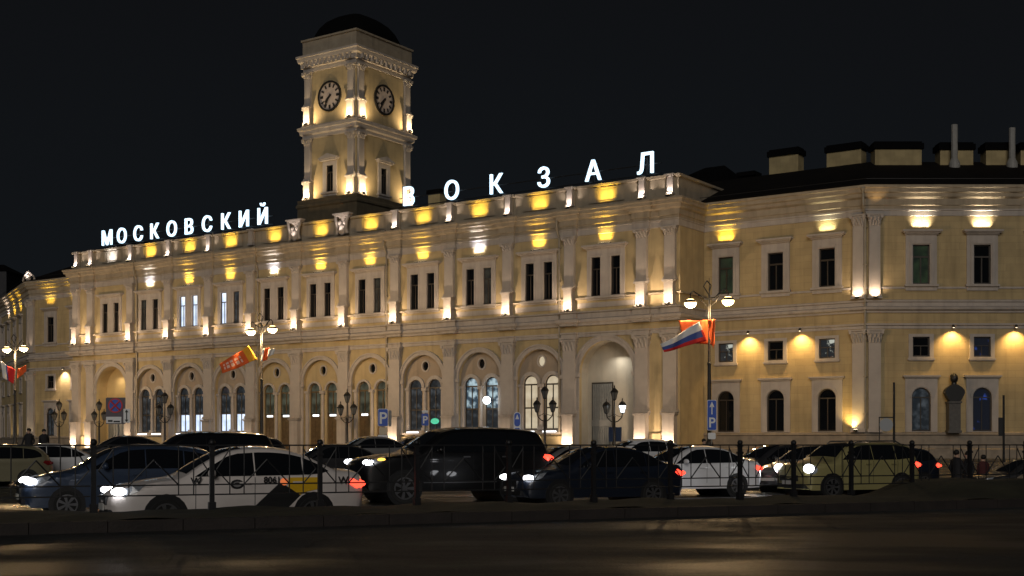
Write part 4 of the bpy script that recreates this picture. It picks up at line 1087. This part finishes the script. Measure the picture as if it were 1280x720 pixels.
# ================================================================== cars
GLASSC = mat('car_glass', (.006,.007,.009), .04, spec=.8)
TYRE = mat('tyre_rubber', (.012,.012,.012), .85); RIM = mat('alloy_rim', (.22,.22,.23), .35, metal=.8, noise=.2)
BLK = mat('black_trim', (.01,.01,.011), .5)
HEADL = mat('headlight_on', (.9,.9,.9), .2, emit=(.95,.96,1.0), es=9); HEADO = mat('headlight_off', (.25,.27,.3), .1, spec=.8)
TAILL = mat('tail_light_on', (.6,.02,.02), .3, emit=(1.0,.06,.03), es=3.0); TAILO = mat('tail_light_off', (.18,.01,.012), .2)
AMB = mat('amber_light', (.8,.4,.05), .3, emit=(1.0,.55,.08), es=2.5)
PLATE = mat('number_plate', (.5,.5,.48), .5)
def paint(name, c, metal=.2, rough=.4): return mat(name, c, rough, metal=metal, coat=.5, noise=.12, nscale=1.5)
KINDS_ = {
 'sedan': dict(L=4.5,H=1.46,W=.87,wb=(.88,3.5),wr=.31,top=[(0,.42),(.0,.55),(.06,.68),(.25,.78),(.7,.88),(1.15,.95),(1.5,1.16),(1.9,1.37),(2.25,1.45),(2.7,1.46),(3.1,1.42),(3.45,1.31),(3.8,1.14),(4.0,1.06),(4.3,1.03),(4.44,.98),(4.5,.8),(4.5,.5),(4.44,.3)],
   glass=[(1.36,.98),(1.95,1.33),(2.3,1.39),(2.7,1.4),(3.1,1.36),(3.45,1.25),(3.78,1.06),(3.4,1.0)], ws=(5,8), rs=(11,13), pil=(2.42,3.3)),
 'suv': dict(L=5.2,H=1.9,W=.98,wb=(1.0,4.05),wr=.40,top=[(.02,.5),(0,.75),(.03,.98),(.15,1.1),(.7,1.2),(1.35,1.28),(1.75,1.55),(2.1,1.78),(2.5,1.88),(3.1,1.9),(3.9,1.89),(4.6,1.84),(4.86,1.76),(5.05,1.4),(5.12,1.15),(5.18,.95),(5.2,.6),(5.12,.4)],
   glass=[(1.62,1.3),(2.2,1.72),(2.55,1.8),(3.1,1.82),(3.9,1.81),(4.5,1.76),(4.78,1.42),(4.6,1.33),(3.4,1.3)], ws=(5,7), rs=(12,13), pil=(2.85,3.85)),
 'hatch': dict(L=4.2,H=1.5,W=.86,wb=(.82,3.35),wr=.30,top=[(.02,.4),(0,.55),(.05,.7),(.2,.8),(.65,.92),(1.05,1.0),(1.45,1.24),(1.8,1.41),(2.2,1.49),(2.8,1.5),(3.4,1.45),(3.75,1.38),(4.02,1.12),(4.1,.95),(4.18,.8),(4.2,.5),(4.14,.3)],
   glass=[(1.28,1.03),(1.88,1.36),(2.25,1.43),(2.8,1.44),(3.4,1.38),(3.68,1.3),(3.82,1.1),(3.3,1.04)], ws=(5,7), rs=(11,12), pil=(2.4,3.2)),
 'mini': dict(L=4.15,H=1.58,W=.90,wb=(.80,3.3),wr=.33,top=[(.03,.42),(0,.6),(.03,.82),(.15,.93),(.55,1.02),(1.0,1.08),(1.35,1.34),(1.6,1.5),(1.95,1.56),(2.6,1.58),(3.3,1.56),(3.75,1.51),(3.92,1.3),(4.02,1.08),(4.12,.92),(4.15,.6),(4.08,.32)],
   glass=[(1.15,1.1),(1.64,1.44),(1.95,1.5),(2.6,1.52),(3.3,1.5),(3.68,1.44),(3.8,1.15),(2.6,1.1)], ws=(5,7), rs=(11,12), pil=(2.25,3.1)),
}
def insidepoly(x, z, P):
    c = False; n = len(P); j = n-1
    for i in range(n):
        if (P[i][1] > z) != (P[j][1] > z) and x < (P[j][0]-P[i][0])*(z-P[i][1])/(P[j][1]-P[i][1])+P[i][0]: c = not c
        j = i
    return c
def segd(p, a, b):
    ax, az = a; bx, bz = b; dx, dz = bx-ax, bz-az
    t = max(0, min(1, ((p[0]-ax)*dx+(p[1]-az)*dz)/(dx*dx+dz*dz+1e-9)))
    return math.hypot(p[0]-ax-t*dx, p[1]-az-t*dz)
def smooth_line(P, k=3):
    out = []
    n = len(P)
    for i in range(n-1):
        p0 = P[max(0,i-1)]; p1 = P[i]; p2 = P[i+1]; p3 = P[min(n-1,i+2)]
        for q in range(k):
            t = q/k
            out.append(tuple(.5*((2*p1[d])+(-p0[d]+p2[d])*t+(2*p0[d]-5*p1[d]+4*p2[d]-p3[d])*t*t+(-p0[d]+3*p1[d]-3*p2[d]+p3[d])*t**3) for d in (0,1)))
    out.append(P[-1]); return out
def trimesh(poly, step):
    xs_ = [p[0] for p in poly]; zs_ = [p[1] for p in poly]; pts = [Vector(p) for p in poly]
    x = min(xs_)+step/2
    while x < max(xs_):
        z = min(zs_)+step/2
        while z < max(zs_):
            if insidepoly(x, z, poly) and min(segd((x,z), poly[i], poly[(i+1)%len(poly)]) for i in range(len(poly))) > step*.4: pts.append(Vector((x, z)))
            z += step
        x += step
    n = len(poly)
    v, e, f, _, _, _ = delaunay_2d_cdt(pts, [(i, (i+1)%n) for i in range(n)], [], 0, 1e-5)
    fs = []
    for t in f:
        cx = sum(v[i].x for i in t)/3; cz = sum(v[i].y for i in t)/3
        if insidepoly(cx, cz, poly): fs.append(tuple(t))
    return [(p.x, p.y) for p in v], fs
PROTO = {}
def car_meshes(kind):
    if kind in PROTO: return PROTO[kind]
    K = KINDS_[kind]; L, H, W = K['L'], K['H'], K['W']; K3 = 3
    top = smooth_line(K['top'], K3); belt = K['glass'][0][1]
    zb = .24 if kind != 'suv' else .34
    poly = [(x, z) for x, z in top]                       # front bumper over the roof to the rear bumper
    poly.append((L-.1, zb))
    for wx in reversed(K['wb']):
        ra = K['wr']+.07
        for i in range(11):
            a = math.pi*i/10; poly.append((wx+ra*math.cos(a), max(zb, K['wr']+ra*math.sin(a)-.0) if 0 < i < 10 else zb))
    poly.append((.12, zb))
    def hw(x, z, edge=True):
        t = abs(x-L/2)/(L/2); w_ = W*(1-.16*t**7-.03*t**2)
        if z > belt-.02: w_ -= (z-belt+.02)*.34
        w_ -= .05*max(0, (.55-z))**1.0*.8
        w_ += .012*math.exp(-((z-belt+.13)/.05)**2)
        if edge:
            d = min(segd((x,z), top[i], top[i+1]) for i in range(len(top)-1)); r = .13
            if d < r: w_ -= r*(1-math.sqrt(max(0, 1-(1-d/r)**2)))
        return w_
    v, f = trimesh(poly, .065)
    m = MB(); n0 = len(v)
    m.add([(x, -hw(x, z), z) for x, z in v], f); m.add([(x, hw(x, z), z) for x, z in v], [tuple(reversed(t)) for t in f])
    # surface across the car
    NQ = 10
    def cross(i, q, off=0.0):
        x, z = top[i]; w_ = hw(x, z)
        a = top[max(0,i-1)]; b = top[min(len(top)-1,i+1)]; tx, tz = b[0]-a[0], b[1]-a[1]; l = math.hypot(tx, tz) or 1
        nx, nz = -tz/l, tx/l
        bul = .05*(1-q*q)+off
        return (x+nx*bul*(1.6 if abs(nx) > .7 else 1), q*w_, z+nz*bul)
    vs = [cross(i, -1+2*q/NQ) for i in range(len(top)) for q in range(NQ+1)]; n = NQ+1
    m.add(vs, [(i*n+q, i*n+q+1, (i+1)*n+q+1, (i+1)*n+q) for i in range(len(top)-1) for q in range(NQ)])
    # floor
    m.add([(.1,-W*.9,zb+.02),(L-.1,-W*.9,zb+.02),(L-.1,W*.9,zb+.02),(.1,W*.9,zb+.02)],[(0,3,2,1)])
    out = {'body': m}
    # wheel wells
    out['wheel_well'] = MB().cyl((0,-W+.02,K['wr']),(0,W-.02,K['wr']),K['wr']+.075,n=20)
    g = smooth_line(K['glass'], 2)
    sides = {}
    cuts = [min(p[0] for p in g)-.1, K['pil'][0]-.012, K['pil'][0]+.012, K['pil'][1]-.012, K['pil'][1]+.012, max(p[0] for p in g)+.1]
    def clipx(P, lo, hi):
        def half(P, s, c):
            o = []
            for i in range(len(P)):
                a, b = P[i], P[(i+1)%len(P)]
                ia, ib = s*(a[0]-c) >= 0, s*(b[0]-c) >= 0
                if ia: o.append(a)
                if ia != ib: t = (c-a[0])/(b[0]-a[0]); o.append((c, a[1]+t*(b[1]-a[1])))
            return o
        return half(half(P, 1, lo), -1, hi)
    gl = []
    for k in range(3):
        P = clipx(g, cuts[2*k], cuts[2*k+1])
        if len(P) < 3: continue
        v2, f2 = trimesh(P, .065)
        for s in (-1, 1):
            mm = MB(); mm.add([(x, s*(hw(x,z)+.018), z) for x, z in v2], f2 if s < 0 else [tuple(reversed(t)) for t in f2]); gl.append(mm)
    out['window'] = gl
    def patch(a, b):
        mm = MB(); a *= K3; b *= K3; idx = [a+1+j*(b-a-1)//6 for j in range(7)] if b-a > 6 else list(range(a+1, b+1)); vs = []
        for i in idx:
            for q in range(9): vs.append(cross(i, (-1+2*q/8)*.86, .008))
        mm.add(vs, [(i*9+q, i*9+q+1, (i+1)*9+q+1, (i+1)*9+q) for i in range(len(idx)-1) for q in range(8)]); return mm
    out['windscreen'] = patch(*K['ws']); out['rear_window'] = patch(*K['rs'])
    # wheels
    wr = K['wr']; wm = MB(); prof = [(wr*.62,-.1),(wr*.9,-.11),(wr,-.08),(wr,.08),(wr*.9,.11),(wr*.62,.1)]
    wm.lathe(prof, n=28); wm.v = [(x, z, y) for x, y, z in wm.v]
    rm = MB(); 
    for s in (-1,):
        rm.cyl((0,-.105,0),(0,-.06,0),wr*.16,n=12)
        for k in range(7):
            a = 2*math.pi*k/7; da = .17
            p = [(wr*.12*math.cos(a-.5), wr*.12*math.sin(a-.5)),(wr*.64*math.cos(a-da),wr*.64*math.sin(a-da)),(wr*.64*math.cos(a+da),wr*.64*math.sin(a+da)),(wr*.12*math.cos(a+.5), wr*.12*math.sin(a+.5))]
            rm.prism_y(p, -.118, -.09)
        ring([(wr*.62*math.cos(t*math.pi/14), wr*.62*math.sin(t*math.pi/14)) for t in range(29)], [(wr*.7*math.cos(t*math.pi/14), wr*.7*math.sin(t*math.pi/14)) for t in range(29)], -.12, -.05, rm)
    out['tyre'] = wm; out['rim'] = rm
    # lamps: patches lying on the body side and wrapping round the corner
    def sidepatch(P, s, off=.012):
        v2, f2 = trimesh(P, .07); mm = MB(); mm.add([(x, s*(hw(x,z)+off), z) for x, z in v2], f2 if s < 0 else [tuple(reversed(t)) for t in f2]); return mm
    out['sidepatch'] = sidepatch; out['hw'] = hw; out['top'] = top; out['K'] = K
    PROTO[kind] = out; return out
ncar = 0
def place_car(name, label, cat, kind, front, rear_dir, pm, head=False, tail=False, scale=1.0, z=None, group='cars waiting in the street', amber=False, simple=False, flip=False, lightpow=90):
    """front = (X, Y) of the middle of the front bumper, rear_dir = heading of the tail (radians from +X)"""
    P = car_meshes(kind); K = P['K']; L, W = K['L'], K['W']
    X, Y = front; zz = GZ(X+math.cos(rear_dir)*2, Y+math.sin(rear_dir)*2) if z is None else z
    t = thing(name, label, cat, (X, Y, zz), rear_dir, group); t.scale = (scale, scale, scale)
    key = (kind, pm.name)
    def M(n, mb, m, smooth=True):
        k = (kind, n, m.name)
        if k not in PC: PC[k] = mb.mesh(n, m, smooth=smooth)
        return PC[k]
    body = link('body', M('body', P['body'], pm), t)
    [link('wheel_well', M('wheel_well', P['wheel_well'], BLK, False), t, (wx, 0, 0)) for wx in K['wb']]
    for j, g in enumerate(P['window']): link('window', M('window', g, GLASSC) if (kind,'win',j) not in PC else PC[(kind,'win',j)], t); PC[(kind,'window',GLASSC.name)] = None; PC.pop((kind,'window',GLASSC.name)); 
    link('windscreen', M('windscreen', P['windscreen'], GLASSC), t); link('rear_window', M('rear_window', P['rear_window'], GLASSC), t)
    for wx in K['wb']:
        for s in (-1, 1):
            wh = link('wheel', M('tyre', P['tyre'], TYRE), t, (wx, s*(W-.12), K['wr'])); 
            rmo = link('rim', M('rim', P['rim'], RIM, False), wh)
            if s > 0: rmo.rotation_euler = (0, 0, math.pi)
    b = K['glass'][0][1]; sp = P['sidepatch']; top = P['top']
    zh = (b-.22, b-.40)
    for s in (-1, 1):
        hp = [(.07,zh[0]-.09),(.10,zh[0]-.02),(.32,zh[0]+.07),(.55,zh[0]+.10),(.42,zh[0]-.02),(.2,zh[0]-.12)] if kind != 'mini' else [(.17+.14*math.cos(i*math.pi/6), b-.27+.13*math.sin(i*math.pi/6)) for i in range(12)]
        h = link('headlight', sp(hp, s).mesh('headlight', HEADO), t)
        fm = MB(); yy = s*(W*.76)
        fm.ball((.12,yy,zh[0]-.03),.12,1.15,1.45,.6 if kind != 'mini' else 1.1)
        link('lens', fm.mesh('lens', HEADL if head else HEADO, smooth=True), h)
        if amber: link('indicator', MB().ball((.42,s*(P['hw'](.42,zh[0]+.04)),zh[0]+.04),.07,1.5,.5,.6).mesh('indicator', AMB, smooth=True), h)
        tp_ = [(L-.06,b-.08),(L-.28,b-.06),(L-.34,b-.14),(L-.18,b-.24),(L-.04,b-.24)]
        tl = link('tail_light', sp(tp_, s).mesh('tail_light', TAILL if tail else TAILO), t)
        link('lens', MB().ball((L-.06,s*W*.76,b-.16),.1,.9,1.5,.6).mesh('lens', TAILL if tail else TAILO, smooth=True), tl)
        xm = K['glass'][0][0]+.28
        mi = MB().ball((xm,s*(W+.10),b+.06),.1,.7,1.1,.75); mi.box(xm-.02,xm+.03,min(s*(W-.06),s*(W+.04)),max(s*(W-.06),s*(W+.04)),b+.0,b+.04)
        link('wing_mirror', mi.mesh('wing_mirror', pm if kind != 'mini' else BLK, smooth=True), t)
        if not simple:
            for xh in (K['pil'][0]-.28, K['pil'][1]-.2): link('door_handle', MB().box(xh,xh+.18,min(s*P['hw'](xh,b-.12),s*(P['hw'](xh,b-.12)+.035)),max(s*P['hw'](xh,b-.12),s*(P['hw'](xh,b-.12)+.035)),b-.135,b-.1).mesh('door_handle', pm if kind != 'suv' else RIM), t)
    if not simple:
        gr = MB(); gr.box(-.075,.02,-W*.45,W*.45,.5,.66); gr.box(-.05,.03,-W*.62,W*.62,.3,.42)
        for k in range(3): gr.box(-.085,.0,-W*.43,W*.43,.525+k*.045,.535+k*.045)
        link('grille', gr.mesh('grille', BLK), t)
        link('number_plate', MB().box(-.10,-.076,-.26,.26,.40,.51).mesh('number_plate', PLATE), t)
        # door shut lines
        for s in (-1, 1):
            for xd in (K['pil'][0], K['pil'][1]+.05, K['glass'][0][0]+.02):
                dl = MB()
                for k in range(6):
                    za = K['wr']+.1+(b-K['wr']-.12)*k/6; zb_ = K['wr']+.1+(b-K['wr']-.12)*(k+1)/6
                    ya, yb = s*(P['hw'](xd,za)+.002), s*(P['hw'](xd,zb_)+.002)
                    dl.add([(xd-.006,ya,za),(xd+.006,ya,za),(xd+.006,yb,zb_),(xd-.006,yb,zb_)],[(0,1,2,3)])
                link('door_seam', dl.mesh('door_seam', BLK), t)
    if head:
        for s in (-1, 1):
            l = bpy.data.lights.new('headlight_beam','SPOT'); l.energy = lightpow; l.color = (.95,.97,1); l.spot_size = R(75); l.spot_blend = .8; l.shadow_soft_size = .06
            lo = bpy.data.objects.new('headlight_beam', l); C.objects.link(lo); lo.parent = t; lo.location = (-.12, s*W*.68, zh[0]-.03); lo.rotation_euler = (0, R(78), 0)
    return t
a23 = PH
TAX = paint('white_taxi_paint', (.78,.72,.69), 0, .3); BLUEP = paint('slate_blue_paint', (.035,.055,.10)); BLKP = paint('black_paint', (.003,.003,.004)); NAVY = paint('navy_paint', (.010,.015,.028))
WHP = paint('white_paint', (.72,.72,.74), 0); SILV = paint('silver_paint', (.32,.32,.32), .6); OLV = paint('pale_olive_paint', (.36,.32,.14), .2); BEI = paint('beige_paint', (.24,.22,.14), .3); DGR = paint('dark_grey_paint', (.03,.03,.033))
def F_(xp, Z): return (px(xp, Z), Z)
def off(p, ang, d): return (p[0]-math.sin(ang)*d, p[1]+math.cos(ang)*d)
taxi = place_car('taxi_car', 'white taxi sedan with a yellow square on its rear door, nearest behind the railing', 'car', 'sedan', off(F_(142,21.95), a23, .87), a23, TAX, head=True, tail=True, amber=False, scale=1.0, z=0, lightpow=60)
P_ = car_meshes('sedan'); sp = P_['sidepatch']
link('door_panel', sp([(3.02,.56),(3.2,.60),(3.3,.68),(3.6,.74),(3.6,.95),(3.02,.95)], -1, .012).mesh('door_panel', mat('taxi_yellow',(.75,.45,.02),.4)), taxi)
link('logo', sp([(2.1+.12*math.cos(i*math.pi/8), .84+.085*math.sin(i*math.pi/8)) for i in range(16)], -1, .005).mesh('logo', BLK), taxi)
link('logo', sp([(2.1+.075*math.cos(i*math.pi/8), .84+.05*math.sin(i*math.pi/8)) for i in range(16)], -1, .009).mesh('logo', mat('grey_print',(.25,.24,.24),.5)), taxi)
for s_, x_, z_, sz in (('W', 1.38, .84, .14), ('W', 4.05, .83, .14), ('8061', 2.72, .86, .12)):
    me = text_mesh(s_, sz*1.3, .002, .004, BLK); me.name = 'lettering'; link('lettering', me, taxi, (x_, -P_['hw'](x_, z_)-.03, z_))
place_car('family_car', 'slate blue hatchback with bright headlights just behind the front of the taxi', 'car', 'hatch', off(F_(31,26.4), a23, .8), a23, BLUEP, head=True, z=0, lightpow=60)
suv = place_car('large_suv', 'big black off-road car with a silver side strip and lit headlights', 'car', 'suv', off(F_(455,32.9), a23, .8), a23, BLKP, scale=1.03, head=True, tail=True, amber=True, z=0)
for s in (-1,): link('side_strip', MB().box(1.5,3.5,s*.985-.012,s*.985+.012,.53,.57).mesh('side_strip', RIM), suv)
dks = place_car('family_car', 'low black sedan with shining headlamp between the big black car and the white sedan', 'car', 'sedan', off(F_(658,31.0), a23, .8), a23, NAVY, head=True, tail=True, z=0)
place_car('family_car', 'white sedan between the low black sedan and the silver sedan', 'car', 'sedan', off(F_(793,37.1), a23, .8), a23, WHP, tail=True, z=0)
place_car('family_car', 'silver sedan with glaring headlights between the white sedan and the olive crossover', 'car', 'sedan', off(F_(962,40.5), R(40), .0), R(40), SILV, head=True, z=0)
mini = place_car('crossover_car', 'pale olive crossover with black roof and roof rails', 'car', 'mini', off(F_(1010,36.4), a23, .8), a23, OLV, head=True, tail=True, z=0)
KM = KINDS_['mini']
mt = car_meshes('mini')['top']; rm_ = MB(); hwm = car_meshes('mini')['hw']
idx = [i for i, p in enumerate(mt) if p[1] > 1.44]; vs = []
for i in idx:
    for q in range(9):
        qq = -1+2*q/8; x_, z_ = mt[i]; vs.append((x_, qq*(hwm(x_,z_)+.006), z_+.05*(1-qq*qq)+.008))
rm_.add(vs, [(i*9+q,i*9+q+1,(i+1)*9+q+1,(i+1)*9+q) for i in range(len(idx)-1) for q in range(8)])
link('roof_panel', rm_.mesh('roof_panel', BLKP, smooth=True), mini)
for s in (-1, 1):
    link('roof_rail', MB().tube([(1.75,s*.6,1.53),(1.9,s*.6,1.63),(3.3,s*.6,1.64),(3.5,s*.6,1.55)],.02,6).mesh('roof_rail', RIM), mini)
# second row
place_car('dark_suv', 'tall dark car whose black roof shows over the taxi', 'car', 'suv', off(F_(138,39.0), a23, .8), a23, BLKP, z=0, simple=True)
place_car('family_car', 'beige car with only its tail showing, ahead of the slate blue hatchback', 'car', 'hatch', off(F_(-95,44.5), a23, .8), a23, BEI, z=0, tail=False, simple=True)
place_car('family_car', 'white sedan with red tail lamps behind the slate blue hatchback', 'car', 'sedan', off(F_(-30,47), a23, .8), a23, WHP, tail=True, simple=True)
k = 0
BG = [('dark car behind the taxi tail, near the front of the big black car', 335, 47, 'sedan', DGR, False), ('silver car glimpsed between the big black car and the low black sedan', 630, 44, 'sedan', SILV, False),
      ('dark car glimpsed above the boot of the white sedan', 900, 46, 'sedan', DGR, False), ('dark blue car with a red tail lamp behind the olive crossover', 1040, 44.5, 'hatch', NAVY, True),
      ('low dark sedan beside the walking people', 1208, 44, 'sedan', DGR, False), ('pale car nearest the walking people, low behind the verge', 1245, 35.5, 'hatch', SILV, False),
      ('dark hatchback parked before the station between taxi roof and middle lamp', 235, 55, 'hatch', DGR, False), ('grey sedan parked before the brown doors', 395, 56, 'sedan', SILV, False), ('black parked sedan under the P sign', 460, 57, 'sedan', BLKP, True),
      ('white parked hatchback in front of the white portal', 735, 52, 'hatch', WHP, False), ('dark parked sedan under the no-stopping sign', 85, 57, 'sedan', DGR, False)]
for lab, xx, ZZ, kd, pm, tl in BG:
    X = px(xx, ZZ); zv = None
    if xx > 1200: zv = -.42
    place_car('family_car', lab, 'car', kd, (X, ZZ), a23 if xx < 1200 else R(12), pm, tail=tl, simple=True, z=zv)

# ================================================================== people (small dark figures)
SK = mat('skin', (.45,.28,.2), .6); COAT = mat('dark_coat', (.012,.012,.015), .85); COATR = mat('dark_red_coat', (.06,.012,.012), .85); HAIR = mat('dark_hair', (.01,.008,.006), .7)
def person(label, X, Y, z, H, coat, step=.25, ang=0, bag=False):
    k = H/1.75
    t = thing('person', label, 'person', (X, Y, z), ang, None)
    V = []; E = []; RR = []
    def add(p, r, par=None):
        V.append(tuple(q*k for q in p)); RR.append(r*k)
        if par is not None: E.append((par, len(V)-1))
        return len(V)-1
    pel = add((0,0,.95),.15); ch = add((.0,0,1.25),.17,pel); nk0 = add((0,0,1.44),.13,ch); nk = add((0,0,1.52),.06,nk0); hd = add((0.01,0,1.62),.095,nk); add((0.01,0,1.69),.085,hd)
    for s in (-1, 1):
        hp = add((s*step*.1,s*.09,.88),.11,pel); kn = add((s*step*.5+.04,s*.1,.5),.075,hp); an = add((s*step,s*.1,.09),.05,kn); add((s*step+.14,s*.1,.05),.045,an)
        sh = add((0,s*.19,1.4),.075,nk0); el = add((-s*step*.4,s*.25,1.13),.055,sh); wr_ = add((-s*step*.5+.12,s*.25,.9),.04,el); add((-s*step*.5+.16,s*.25,.82),.035,wr_)
    me = bpy.data.meshes.new('body'); me.from_pydata(V, E, []); o = link('body', me, t)
    md = o.modifiers.new('Skin','SKIN'); md.use_smooth_shade = True
    for i, r in enumerate(RR): me.skin_vertices[0].data[i].radius = (r, r) if me.skin_vertices else (r, r)
    me.skin_vertices[0].data[0].use_root = True
    o.modifiers.new('Sub','SUBSURF').levels = 1; o.modifiers['Sub'].render_levels = 1
    dg = bpy.context.evaluated_depsgraph_get(); dg.update(); nm = bpy.data.meshes.new_from_object(o.evaluated_get(dg)); o.modifiers.clear(); o.data = nm
    nm.materials.clear(); nm.materials.append(coat); nm.materials.append(SK)
    for p in nm.polygons: p.material_index = 1 if p.center.z > 1.5*k or p.center.z < .87*k and abs(p.center.y) > .2*k and p.center.z > .75*k else 0
    link('hair', MB().ball((-.02*k,0,1.68*k),.112*k,1,1,.95).mesh('hair', HAIR, smooth=True), t)
    cm_ = MB(); cm_.lathe([(.24*k,.62*k),(.2*k,.95*k),(.2*k,1.2*k),(.21*k,1.36*k),(.12*k,1.46*k)],n=14)
    for i,(x,y,zq) in enumerate(cm_.v): cm_.v[i] = (x*.75,y*1.05,zq)
    link('coat', cm_.mesh('coat', coat, smooth=True), t)
    if bag: link('handbag', MB().box(-.1*k,.14*k,.3*k,.4*k,.55*k,.85*k).mesh('handbag', BLK), t)
    return t
person('slim person in dark clothes walking beyond the railing, ahead of one in a wide coat', px(1196,44), 44, GZ(px(1196,44),44), 1.62, COAT, ang=R(20))
person('person in a wide dark coat walking close behind the slim one', px(1209,44.6), 44.6, GZ(px(1209,44.6),44.6), 1.6, COAT, ang=R(200), bag=True)
person('person in a dark red coat beside the low dark sedan', px(1229,46.5), 46.5, GZ(px(1229,46.5),46.5)-.0, 1.5, COATR, ang=R(90))
person('person in black standing upright before the far station wing', px(55,64), 64, GZ(px(55,64),64), 1.62, COAT, ang=R(-60))
person('stooping person in a dark coat near the small tricolour lamp', px(36,64), 64, GZ(px(36,64),64), 1.66, COAT, ang=R(-100), bag=True)
person('person in black behind the roof of the dark sedan, near the portal', px(880,55), 55, GZ(px(880,55),55)-.0, 1.45, COAT, ang=R(-60))
# leaning black barrier board with an orange reflector
q = st(fpos(355), .35)
t = thing('leaning_board', 'black board leaning behind the railing with a round orange reflector', 'barrier board', (q[0], q[1], .47), PH)
m = MB(); m.prism_y([(-.55,-.1),(.05,-.1),(.38,.22),(.08,.42),(0.02,.42)], 0, .05); m.box(-.05,0,.05,.3,-.1,.1); link('panel', m.mesh('panel', BLK), t)
link('reflector', MB().cyl((.1,-.02,.45),(.1,.04,.45),.06,n=20).mesh('reflector', mat('orange_reflector',(.8,.18,.05),.3,emit=(1,.25,.08),es=.5)), t)  # slight emission stands for light the reflector throws back
